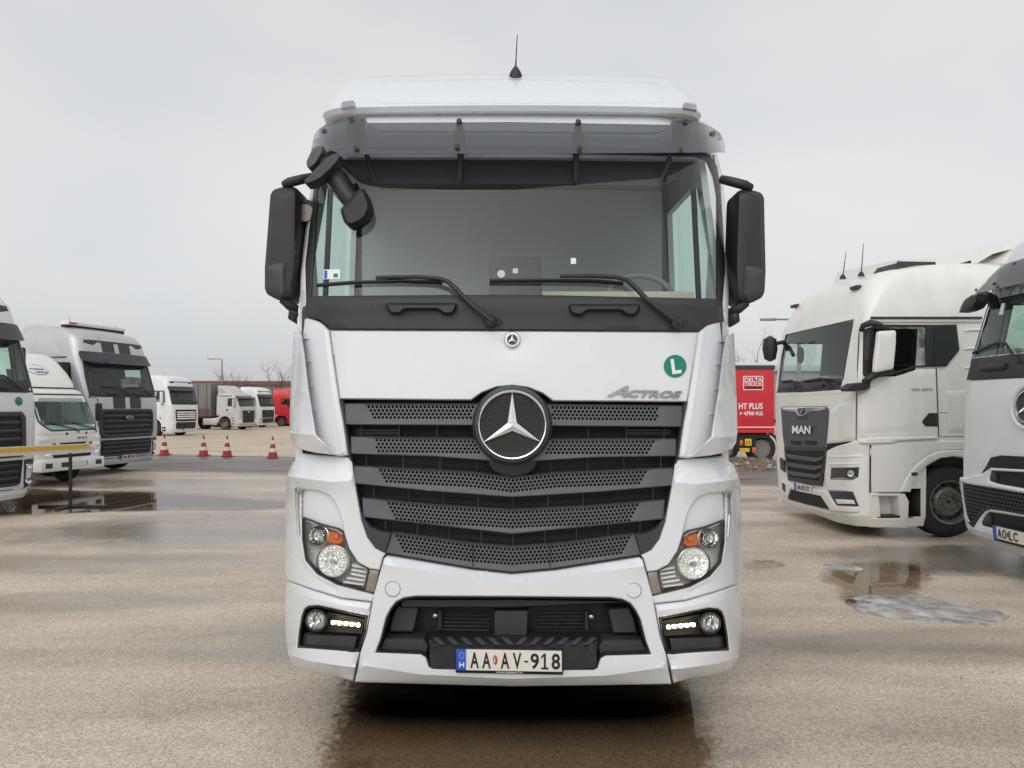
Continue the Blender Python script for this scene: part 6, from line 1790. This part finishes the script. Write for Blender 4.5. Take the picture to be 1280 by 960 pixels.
    # front corner mouldings
    patch('front_panel', P_, t, TFm, [(1036.5, 514), (1050, 504), (1068, 501.5), (1069.5, 548.5), (1050, 552), (1033.5, 553), (1035, 535)], th=.03, dv=-.010, bev=.008, bw=1)
    patch('panel_gap', M_['void'], t, TFm, [(1033, 554.5), (1050, 553), (1066, 551), (1056, 555), (1046, 557.5), (1036, 563), (1033, 563)], th=.01, dv=-.006)
    lb = patch('bumper', P_, t, TFm, [(1032.6, 564), (1042, 559.5), (1052, 556), (1069, 552), (1080, 557), (1085, 563), (1086.5, 610), (1087, 658.5), (1070, 657.5), (1047, 653), (1020, 643), (1000, 636.5), (974, 627.5), (973.5, 621), (985, 625), (1010, 632), (1034, 640), (1073.5, 642.5), (1074, 634), (1066, 615), (1034, 612.5), (1030, 603), (1031, 585)],
               holes=[[(1039, 585), (1074, 584.3), (1073, 596), (1066, 600.5), (1038, 599.4)]], th=.05, dv=-.022, bev=.012, bw=1)
    patch('bumper_rib', P_, lb, TFm, [(1036, 570), (1078, 569), (1078, 571.5), (1036, 572.5)], th=.03, dv=-.032, bev=.006, bw=.7)
    patch('bumper_rib', P_, lb, TFm, [(1036, 579), (1078, 578), (1078, 580.5), (1036, 581.5)], th=.03, dv=-.032, bev=.006, bw=.7)
    h = patch('headlight', M_['slat2'], t, TFm, [(1039, 585), (1074, 584.3), (1073, 596), (1066, 600.5), (1038, 599.4)], th=.03, dv=-.008)
    rings('lamp', M_['lampchrome'], h, TFm, (1063.5, 592), [(4.5, -.009), (4.2, -.02), (2.5, -.012), (.5, -.010)], 16)
    patch('lamp_edge', M_['satin'], h, TFm, [(1041, 597.5), (1053, 597), (1062, 599), (1069, 595), (1070, 597), (1066, 600), (1041, 599)], th=.01, dv=-.014)
    patch('lens', M_['clear'], h, TFm, [(1039, 585), (1074, 584.3), (1073, 596), (1066, 600.5), (1038, 599.4)], th=0, dv=-.02)
    it = patch('lower_intake', M_['void'], t, TFm, [(986, 612), (1000, 613.5), (1025, 619.5), (1034, 634), (1036, 637), (1010, 631), (985, 624)], th=.02, dv=-.014)
    patch('intake_trim', P_, t, TFm, [(976.5, 601), (990, 605), (1026, 613), (1034, 616), (1045, 632.5), (1073, 634), (1074, 641), (1038, 638.5), (1026, 620), (1000, 614.5), (988, 611), (984, 622), (977, 619)], th=.04, dv=-.04, bev=.01, bw=.8)
    fo = patch('fog_lamp_bay', M_['slat2'], t, TFm, [(1035.5, 614), (1065, 615), (1073, 632.8), (1045.5, 631.5)], th=.03, dv=-.018)
    patch('fog_lamp', M_['lampbed'], fo, TFm, [(1044, 624), (1066, 625), (1069, 630), (1047, 629.5)], th=.02, dv=-.026, bev=.004, bw=.5)
    q = [(977, 602.5), (982, 606), (982, 616), (978, 612)]
    patch('fog_lamp_bay', M_['slat2'], t, TFm, q, th=.03, dv=-.04)
    patch('headlight', M_['slat2'], t, TFm, [(974.5, 572), (979.5, 576), (980, 590), (975.5, 586)], th=.03, dv=-.03)
    PL = lambda a_, b_: (994 + a_ * 18.5, 603.2 + a_ * 4.0 + b_ * 9.6)
    patch('plate_board', M_['plate'], t, TFm, [PL(0, 0), PL(1, 0), PL(1, 1), PL(0, 1)], th=.02, dv=-.07)
    patch('euro_band', M_['blue'], t, TFm, [PL(-.08, 0), PL(.06, 0), PL(.06, 1), PL(-.08, 1)], th=.02, dv=-.072)
    text_on('lettering', 'AA HY-717', M_['ink'], t, TFm, [PL(.12, .86), PL(.96, .86), PL(.96, .14), PL(.12, .14)], -.071, .002, 0, .03)
    # ---- side
    SWN = [(1080, 412), (1097, 405.5), (1156, 406), (1166, 406), (1195.8, 405.5), (1199.5, 437.5), (1183, 457.8), (1146, 459), (1128, 464.5), (1110, 470), (1085, 473), (1079.5, 468)]
    gls = [(1092, 411), (1098, 408), (1158, 408), (1158, 456.5), (1144, 457), (1126, 463), (1108, 468), (1092, 470)]
    patch('window_frame', B_, t, TS, SWN, holes=[gls], th=.05, dv=-.03, bev=.004, bw=.7)
    patch('side_window', M_['doorglass'], t, TS, gls, th=0, dv=.0)
    patch('rear_window', M_['darkglass'], t, TS, [(1168, 407.5), (1194.5, 407), (1198, 437), (1182, 456), (1168, 456.5)], th=.01, dv=-.036)
    dr = patch('door', P_, t, TS, [(1071.5, 492), (1090, 486), (1110, 473), (1129, 468), (1146, 462), (1170, 461.5), (1171.5, 500), (1173.5, 546), (1121, 550), (1071.5, 551)], th=.03, dv=-.018, bev=.008, bw=1,
               lines=[[(1074, 538, -.004), (1100, 537, -.004), (1137, 531.5, -.004), (1150, 520, .0)], [(1074, 541, .006), (1110, 540, .006), (1140, 536, .006)]])
    patch('door_sill', P_, t, TS, [(1072, 549.5), (1100, 547), (1172.5, 545.5), (1172.5, 548.5), (1121, 551), (1118, 554), (1072, 554.5)], th=.04, dv=-.04, bev=.01, bw=1)
    patch('handle', B_, dr, TS, [(1152.8, 526.5), (1161, 516.2), (1173, 516.2), (1173, 533), (1157, 533), (1153.5, 529)], th=.03, dv=-.034, bev=.012, bw=1.2)
    text_on('lettering', 'TGX 18.510', M_['galv'], dr, TS, [(1139, 489), (1166, 488.6), (1166, 485), (1139, 485.2)], -.018, .006, 0, .02)
    patch('gutter', B_, t, TS, [(1089, 395.8), (1228, 395.8), (1228, 398.4), (1089, 398.4)], th=.04, dv=-.02)
    patch('locker_flap', P_, t, TS, [(1183, 488), (1216, 487.5), (1216, 541), (1186, 540.5), (1184, 530)], th=.02, dv=-.006, bev=.006, bw=.8, r=3)
    for y in (515.5, 545.6):
        patch('seam', M_['slat2'], t, TS, [(1174.5, y), (1216, y - .3), (1216, y + .5), (1174.5, y + .7)], th=.01, dv=-.002)
    for y in (411, 434, 458):
        patch('vent_rib', P_, t, TS, [(1205, y + 3), (1212, y), (1228, y), (1228, y + 3)], th=.03, dv=-.02, bev=.01, bw=1)
    patch('side_skirt', P_, t, TS, [(1086.3, 556.5), (1120, 554), (1174, 551), (1212, 551), (1212, 563), (1192, 562), (1174, 563.5), (1160, 569), (1146, 580.5), (1137, 591), (1131.5, 600), (1125.5, 615.5), (1089.5, 615.7), (1087, 600)], th=.05, dv=-.02, bev=.012, bw=1.2,
          lines=[[(1088.5, 566.5, -.004), (1120, 565, -.004), (1150, 563.5, .0)]])
    patch('wheel_arch', P_, t, TS, [(1132.5, 599.8), (1138, 590.5), (1147, 580.8), (1161, 569.8), (1174.5, 564), (1192, 562.5), (1214, 563.5), (1214, 574), (1192, 570.3), (1174.5, 573), (1157, 583), (1148, 592), (1143, 601.3), (1138, 615), (1126, 615)], th=.30, dv=-.045, bev=.012, bw=1.2)
    patch('marker_lamp', M_['slat2'], t, TS, [(1139.5, 591), (1146.5, 590), (1147, 594), (1140.5, 595)], th=.02, dv=-.06, bev=.004, bw=.6)
    sp = patch('step_box', P_, t, TS, [(1088, 617), (1131, 617), (1136, 627), (1134.7, 659.5), (1088, 659)], holes=[[(1090, 620), (1123, 620), (1125.5, 648), (1088.8, 648)]], th=.28, dv=-.015, bev=.008, bw=1)
    patch('step_recess', P_, sp, TS, [(1086, 618), (1128, 618), (1128, 650), (1086, 650)], th=.02, dv=.20)
    MB().box(1.0, 1.24, .36, .86, .285, .31).build('step_tread', B_, sp)
    for pts in ([(1073.6, 415), (1074.4, 415), (1071.2, 492), (1070.6, 550), (1069.8, 550), (1070.4, 492)], [(1170.2, 460), (1171, 460), (1174.2, 546), (1173.4, 546)], [(1087.2, 557), (1089.2, 556), (1088.6, 616), (1087.2, 616)], [(1100, 402.2), (1228, 402.2), (1228, 402.8), (1100, 402.8)]):
        patch('seam', M_['void'], t, TS, pts, th=.01, dv=-.021)
    # mirrors
    TMr = Tr(os_, yaw - 90, lambda u, w: 0 * u - .22, root_o=o, root_yaw=yaw, tn=6, tf=18)
    TMr.step = 7
    mr_ = patch('mirror', P_, t, TMr, [(1098, 414), (1120, 413), (1119.6, 430), (1116.6, 461), (1093, 466), (1094, 450), (1096.5, 430)], th=.05, bev=.02, bw=3, dv=.0, back=True, r=3)
    TMr2 = Tr(os_, yaw - 90, lambda u, w: 0 * u - .12, root_o=o, root_yaw=yaw, tn=6, tf=18)
    tube_on('mirror_arm', B_, t, TMr2, [(1076, 414, .10), (1079, 407, .06), (1088, 403.5, .0), (1097, 405, -.04), (1108, 410.5, -.04), (1118, 411.5, -.04)], [.03, .04, .045, .04, .03, .02], 8)
    tube_on('mirror_arm', B_, t, TMr2, [(1081, 478, .10), (1088, 471, .02), (1100, 466.5, -.02), (1117, 462.5, -.04)], [.05, .05, .04, .025], 8)
    patch('lower_mirror', B_, t, TMr2, [(1058.5, 486.5), (1061, 482.5), (1067, 479), (1080, 478), (1087.5, 479.5), (1088, 485), (1082, 488), (1072, 489.2), (1060, 489.2)], th=.16, bev=.03, bw=2, dv=-.02, back=True)
    tube_on('mirror_arm', B_, t, TMr2, [(1084, 484, .06), (1085, 474, .0), (1092, 468, .0)], .04, 8)
    # far side front mirror and its stalk, far side mirror
    FMR = MB()
    fpt = [TFm.P(x, y, d) for (x, y, d) in ((984, 437, .02), (980, 427.5, -.15), (972, 429, -.28), (965, 431, -.34))]
    FMR.tube(fpt, [.035, .035, .03, .03], 8).build('mirror_stalk', B_, t)
    c = TFm.P(962.5, 436, -.36)
    MB().lathe([(.02, -.20), (.09, -.16), (.12, 0), (.10, .15), (.03, .20)], 14, 'z', tuple(c)).build('front_mirror', B_, t)
    c = TFm.P(991.5, 444, -.02)
    MB().tube([TFm.P(982, 430, -.02), TFm.P(987, 435, .02), c], .03, 8).lathe([(.02, -.13), (.045, -.09), (.055, 0), (.05, .10), (.02, .13)], 14, 'z', tuple(c + np.array([0, .12, 0]))).build('kerb_mirror', B_, t)
    MB().box(-1.52, -1.30, .30, .48, 1.30, 1.80, .05).build('side_mirror', P_, t)
    MB().box(-1.50, -1.32, .485, .49, 1.34, 1.76).build('mirror_glass', M_['black'], t)
    # roof: box with grille, antennas, marker lamps, wing
    rb = patch('roof_box', M_['cream'], t, LF, [(-.62, 3.62), (.66, 3.62), (.66, 3.66)], th=.001, dv=.9) if False else None
    rbx = MB()
    rbx.add([(-.80, .85, 3.68), (.86, .85, 3.62), (.86, 1.5, 3.70), (-.80, 1.5, 3.76), (-.76, .92, 3.95), (.86, .92, 3.83), (.86, 1.45, 3.86), (-.76, 1.45, 3.98)],
            [(0, 1, 5, 4), (1, 2, 6, 5), (2, 3, 7, 6), (3, 0, 4, 7), (4, 5, 6, 7)])
    ro = rbx.build('roof_unit', M_['cream'], t)
    MB().add([(.25, .83, 3.64), (.875, .83, 3.60), (.875, .90, 3.785), (.37, .90, 3.80), (.25, .87, 3.64), (.875, .87, 3.60), (.875, .95, 3.785), (.37, .95, 3.80)],
             [(3, 2, 1, 0), (4, 5, 6, 7), (0, 1, 5, 4), (1, 2, 6, 5), (2, 3, 7, 6), (3, 0, 4, 7)]).box(.861, .878, .88, 1.44, 3.63, 3.80).build('unit_grille', M_['slat2'], ro)
    for (px0, py0, px1, py1) in ((1053.5, 347, 1059.5, 314), (1076.5, 343.5, 1081.5, 303)):
        yy = float((np.array(o) + U * TFm.P(px0, py0 + 3)[0] + np.array([math.sin(a), math.cos(a), 0]) * TFm.P(px0, py0 + 3)[1])[1])
        sc_ = yy / FPX
        w0 = np.array([(px0 - CX) * sc_, yy, CAMZ - (py0 - HY) * sc_]) - np.array(o)
        w1 = np.array([(px1 - CX) * sc_, yy + .05, CAMZ - (py1 - HY) * sc_]) - np.array(o)
        V_ = np.array([math.sin(a), math.cos(a), 0])
        A_, B2 = np.array([w0 @ U, w0 @ V_, w0[2]]), np.array([w1 @ U, w1 @ V_, w1[2]])
        MB().lathe([(.05, -.02), (.035, .02), (.012, .05)], 10, 'z', tuple(A_)).tube([A_, B2], [.009, .004], 5).build('antenna', B_, t)
    for (x, y) in ((994.5, 383), (1070.5, 360)):
        p = TFm.P(x, y, -.01)
        MB().box(p[0] - .09, p[0] + .09, p[1] - .05, p[1] + .03, p[2] - .02, p[2] + .03, .012).build('marker_lamp', M_['slat2'], t)
    # air wing over the cab roof rising to the rear
    MB().add([(.2, 1.62, 3.80), (.7, 1.62, 3.78), (.72, 2.72, 4.16), (.2, 2.72, 4.20), (.2, 1.62, 3.74), (.7, 1.62, 3.73), (.72, 2.72, 4.05), (.2, 2.72, 4.07)],
             [(0, 1, 2, 3), (4, 7, 6, 5), (0, 4, 5, 1), (1, 5, 6, 2), (2, 6, 7, 3), (3, 7, 4, 0)]).build('air_wing', P_, t)
    MB().box(.55, .66, 2.02, 2.14, 3.72, 3.89, .01).build('wing_bracket', B_, t)
    MB().add([(.35, 2.36, 3.84), (1.0, 2.36, 3.78), (1.05, 2.75, 4.02), (.4, 2.75, 4.08), (.35, 2.46, 3.7), (1.0, 2.46, 3.64), (1.05, 2.82, 3.9), (.4, 2.82, 3.96)],
             [(0, 1, 2, 3), (4, 7, 6, 5), (0, 4, 5, 1), (1, 5, 6, 2), (2, 6, 7, 3), (3, 7, 4, 0)]).build('side_wing', P_, t)
    interior(t, 1.62, 2.3, 1.22, .5, 2.12)
    MB().box(-.55, -.15, .42, .70, 2.122, 2.25, .03).build('white_paper', M_['whiteprint'], t)
    common(t, cab, P_, (1.42, 4.9), r=.48)
    # wheel housing behind the arch
    MB().box(-1.05, 1.05, 1.0, 1.03, .35, 1.2).box(-1.1, 1.1, 1.05, 2.3, 1.16, 1.20).build('wheel_housing', M_['void'], t)
cream_truck()

# ------------------------------------------------------------------ white truck at the right edge
def edge_truck():
    yaw = 85
    o = (5.08, 7.02, 0)
    t = thing('truck', 'white truck with smoked visor cut off by the right photo edge, beside the cream truck', 'truck', o, yaw, 'trucks parked in the yard')
    P_ = M_['white']
    cab = Cab([(.26, .16, .95, 1.17, .30), (.40, .04, .95, 1.23, .30), (.9, 0, .95, 1.25, .28), (1.20, .0, .95, 1.25, .28), (1.22, 0.0, 2.3, 1.25, .28), (1.9, .03, 2.3, 1.25, .28), (2.2, .07, 2.3, 1.25, .28), (3.1, .34, 2.3, 1.23, .28),
               (3.3, .40, 2.3, 1.20, .28), (3.55, .52, 2.3, 1.15, .3), (3.8, .80, 2.3, 1.06, .34), (3.95, 1.2, 2.3, .92, .36), (4.0, 1.8, 2.3, .8, .4)], .10)
    TE = Tr(o, yaw, cab.front, tn=4.5, tf=14)
    TE.step = 6
    LF = Loc(cab.front, 0)
    cab.hull('body', P_, t, lambda u, v, w: (2.32 < w < 3.02 and abs(u) < 1.02 and v < .75) or (2.4 < w < 2.95 and abs(u) > 1.1 and .72 < v < 1.4))
    gl = [(-1.10, 2.30), (1.10, 2.30), (1.08, 2.7), (1.06, 3.08), (-1.06, 3.08), (-1.08, 2.7)]
    patch('windscreen_frame', B_, t, LF, [(-1.17, 2.24), (1.17, 2.24), (1.15, 2.7), (1.12, 3.14), (-1.12, 3.14), (-1.15, 2.7)], holes=[gl], th=.05, dv=-.008, bev=.004)
    patch('windscreen', M_['windg'], t, LF, gl, th=0, dv=-.0)
    patch('shade_band', M_['trimd'], t, LF, rect(-1.04, 2.92, 1.04, 3.1), th=.01, dv=.06)
    cw = patch('windscreen_cowl', C_, t, LF, [(-1.20, 2.12), (-1.12, 2.07), (1.12, 2.07), (1.20, 2.12), (1.19, 2.32), (-1.19, 2.32)], th=.04, dv=-.014, bev=.008)
    patch('grab_handle', B_, cw, LF, [(-.82, 2.17), (-.42, 2.17), (-.42, 2.23), (-.82, 2.23)], th=.03, dv=-.05, bev=.012)
    patch('grab_handle', B_, cw, LF, [(.42, 2.17), (.82, 2.17), (.82, 2.23), (.42, 2.23)], th=.03, dv=-.05, bev=.012)
    vs = patch('sun_visor', M_['smoke'], t, LF, [(-1.20, 3.08, -.20), (-1.0, 3.03, -.22), (1.0, 3.03, -.22), (1.20, 3.08, -.20), (1.16, 3.36, -.03), (-1.16, 3.36, -.03)], th=.008, back=True)
    for x, z, d in ((-1.13, 3.32, -.05), (-1.1, 3.10, -.2), (-.7, 3.10, -.21), (-.7, 3.32, -.05), (-.2, 3.1, -.21)):
        rings('bolt', B_, vs, LF, (x, z), [(.016, d + .01), (.015, d - .012), (.005, d - .016)], 10)
    patch('visor_bracket', M_['slat2'], vs, LF, [(-.78, 3.08), (-.62, 3.08), (-.62, 3.34), (-.78, 3.34)], th=.02, dv=-.04)
    for pts in ([(-.22, 2.22, -.04), (-.36, 2.34, -.05), (-.48, 2.44, -.05), (-.62, 2.46, -.05), (-.95, 2.40, -.02)], [(.6, 2.22, -.04), (.46, 2.34, -.05), (.34, 2.44, -.05), (-.1, 2.42, -.03)], [(-.60, 2.45, -.045), (-.75, 2.45, -.03), (-1.05, 2.38, -.02)]):
        tube_on('wiper', B_, t, LF, pts, .015, 6)
    # front mirror on its arm, kerb mirror inside the glass edge
    pts = [TE.P(x, y, d) for (x, y, d) in ((1244, 384, -.02), (1240, 374, -.10), (1232, 370, -.20), (1222, 371, -.26))]
    MB().tube(pts, [.05, .06, .055, .045], 10).build('mirror_arm', B_, t)
    TMp = Tr(o, yaw, lambda u, w: 0 * u - .10, tn=4.5, tf=14)
    patch('front_mirror', B_, t, TMp, [(1198.5, 391), (1201, 383), (1206, 374.5), (1214, 369), (1222.5, 367.5), (1222, 377), (1217, 385), (1208, 389)], th=.12, bev=.03, bw=2, back=True)
    # bonnet badge, grille, bumper
    LF.step = .09
    sy2 = lambda h: list(h) + [(-p[0],) + tuple(p[1:]) for p in reversed(h) if p[0] < -.001]
    EC = (-.06, 1.784)
    rings('badge_well', P_, t, LF, EC, [(.235, -.004), (.222, -.03), (.205, -.02), (.195, -.002)], 40)
    bd = rings('star_badge', M_['slat2'], t, LF, EC, [(.195, -.003), (.185, -.022), (.175, -.026), (.165, -.018)], 40)
    rings('badge_ring', M_['chrome'], bd, LF, EC, [(.172, -.018), (.166, -.034), (.156, -.034), (.152, -.018)], 40, cap=False)
    Pp = []
    for k in range(6):
        an = math.radians(90 + 60 * k)
        rr = .156 if k % 2 == 0 else .026
        Pp.append((EC[0] + rr * math.cos(an), EC[1] + rr * math.sin(an), -.028))
    Pp.append((EC[0], EC[1], -.042))
    mesh('badge_star', LF.map([p[0] for p in Pp], [p[1] for p in Pp], [p[2] for p in Pp]), [(i, (i + 1) % 6, 6) for i in range(6)], M_['chrome'], bd, 5)
    gr = patch('grille', M_['void'], t, LF, sy2([(-.74, 1.03), (-.71, 1.062), (-.62, 1.14), (-.55, 1.25), (-.42, 1.278), (0, 1.292)]) + [(0, 1.10)], th=.03, dv=-.012, bev=.006)
    hx_ = []
    for j in range(5):
        for i in range(-30, 31):
            x, z = i * .034 + (.017 if j % 2 else 0), 1.168 + j * .024
            if abs(x) < .62 - j * .022: hx_.append(circ(x, z, .0105, 6))
    patch('grille_mesh', M_['black'], gr, LF, sy2([(-.69, 1.07), (-.62, 1.14), (-.545, 1.246), (-.42, 1.272), (0, 1.286)]) + [(0, 1.15), (-.5, 1.125)][:1], holes=hx_, th=.01, dv=-.026, many=True)
    m_out = sy2([(-1.13, .60), (-1.13, .935), (-.832, .93), (-.437, .935), (0, .93)]) + [(.364, .719), (.578, .709), (.67, .678), (.773, .594), (.90, .46), (1.0, .50)][::-1][0:0] + [p for p in [(1.0, .50), (.90, .46), (.773, .594), (.67, .678), (.578, .709), (.364, .719), (0, .722), (-.364, .719), (-.578, .709), (-.67, .678), (-.773, .594), (-.90, .46), (-1.0, .50)]]
    m_hole = m_out
    up = sy2([(-.55, 1.0), (-.555, 1.04), (-.521, 1.112), (0, 1.14)]) + [(.437, .982), (0, .972), (-.437, .982)]
    lo = sy2([(-.74, .50), (-.755, .522), (-.68, .62), (-.608, .666), (-.13, .684), (0, .686)]) + [(0, .505)]
    patch('bumper', P_, t, LF, sy2([(-1.10, .35, .03), (-1.20, .44, .0), (-1.225, .62, 0), (-1.21, .94, 0), (-1.10, .985, 0), (-.90, 1.0, 0), (-.82, 1.035, 0), (-.70, 1.052, 0), (-.61, 1.095, 0), (-.533, 1.138, 0), (0, 1.166, 0)]) + [(0, .34, .03)],
          holes=[m_hole, up, lo], th=.06, dv=-.045, bev=.012, bw=.016, step=.06)
    patch('upper_intake', M_['void'], t, LF, inset(up, -.012), th=.02, dv=-.006)
    for k in (-1, 1):
        q = [(.555, 1.0), (.56, 1.04), (.53, 1.11), (.47, 1.11), (.46, 1.0)]
        patch('intake_lip', M_['slat2'], t, LF, q if k > 0 else mirror_u(q), th=.03, dv=-.03, bev=.008)
        q = [(.58, .53), (.72, .52), (.65, .62), (.58, .64)]
        patch('intake_block', M_['slat2'], t, LF, q if k > 0 else mirror_u(q), th=.04, dv=-.03, bev=.008)
        q = [(1.13, .60), (1.13, .935), (1.05, .932), (1.06, .80), (1.02, .62), (.93, .49), (1.0, .50)]
        hlq = patch('headlight', M_['lampbed'], t, LF, q if k > 0 else mirror_u(q), th=.02, dv=-.026, bev=.006)
        patch('lens', M_['clear'], hlq, LF, q if k > 0 else mirror_u(q), th=0, dv=-.04)
    hx_ = []
    for j in range(11):
        for i in range(-28, 29):
            x, z = i * .046 + (.023 if j % 2 else 0), .50 + j * .041
            c_ = circ(x, z, .017, 6, .013)
            if all(inside(m_out, np.array([x + ex]), np.array([z + ez_]))[0] for ex, ez_ in ((-.03, 0), (.03, 0), (0, .02), (0, -.02))) and abs(x) < 1.0: hx_.append(c_)
    patch('mesh_panel', M_['black'], t, LF, inset(m_out, -.008), holes=hx_, th=.02, dv=-.022, many=True)
    patch('mesh_backing', M_['slat2'], t, LF, inset(m_out, -.006), th=.01, dv=-.006)
    patch('lower_intake', M_['void'], t, LF, inset(lo, -.012), th=.02, dv=-.006)
    PL = lambda a_, b_: (-.476 + a_ * .50, .545 - b_ * .125)
    ph = patch('plate_holder', B_, t, LF, [PL(-.03, -.06), PL(1.08, -.06), PL(1.08, 1.25), PL(-.03, 1.25)], th=.03, dv=-.075)
    patch('number_plate', M_['plate'], ph, LF, [PL(.10, 0), PL(1.05, 0), PL(1.05, 1), PL(.10, 1)], th=.01, dv=-.082)
    patch('euro_band', M_['blue'], ph, LF, [PL(0, 0), PL(.105, 0), PL(.105, 1), PL(0, 1)], th=.01, dv=-.083)
    for s_, a0, a1 in (('A', .14, .26), ('O', .275, .385), ('L', .455, .555), ('C', .575, .69)):
        text_on('lettering', s_, M_['ink'], ph, LF, [PL(a0, .88), PL(a1, .88), PL(a1, .14), PL(a0, .14)], -.084, .002, 0, .02)
    patch('crest', M_['navy'], ph, LF, [PL(.40, .35), PL(.42, .28), PL(.44, .35), PL(.44, .62), PL(.42, .7), PL(.40, .62)], th=.002, dv=-.085)
    # sides
    for sd in (-1, 1):
        LS = Loc(cab.side, sd)
        sw = [(.68, 2.38), (.80, 2.95), (1.42, 2.95), (1.42, 2.44)]
        patch('window_frame', B_, t, LS, [(.60, 2.28), (.74, 3.04), (1.5, 3.04), (1.5, 2.34)], holes=[sw], th=.04, dv=-.008)
        patch('side_window', M_['sideglass'], t, LS, sw, th=0, dv=0)
        patch('door', P_, t, LS, [(.55, 1.30), (.52, 2.22), (1.6, 2.28), (1.6, 1.30)], th=.02, dv=-.012, bev=.006)
        patch('wheel_arch', P_, t, LS, [(.80, .42)] + [(1.42 - .64 * math.cos(b), .52 + .64 * math.sin(b)) for b in np.linspace(.1, 3.04, 12)] + [(2.06, .62), (2.16, .62)] + [(1.42 - .76 * math.cos(b), .56 + .74 * math.sin(b)) for b in np.linspace(3.0, .6, 10)] + [(.62, .95), (.60, .42)], th=.35, dv=-.005, bev=.006)
    MB().box(-1.62, -1.38, .62, .80, 2.45, 2.75, .05).build('camera_pod', B_, t) if False else None
    interior(t, 1.70, 2.25, 1.22, .5, 2.28)
    common(t, cab, P_)
edge_truck()
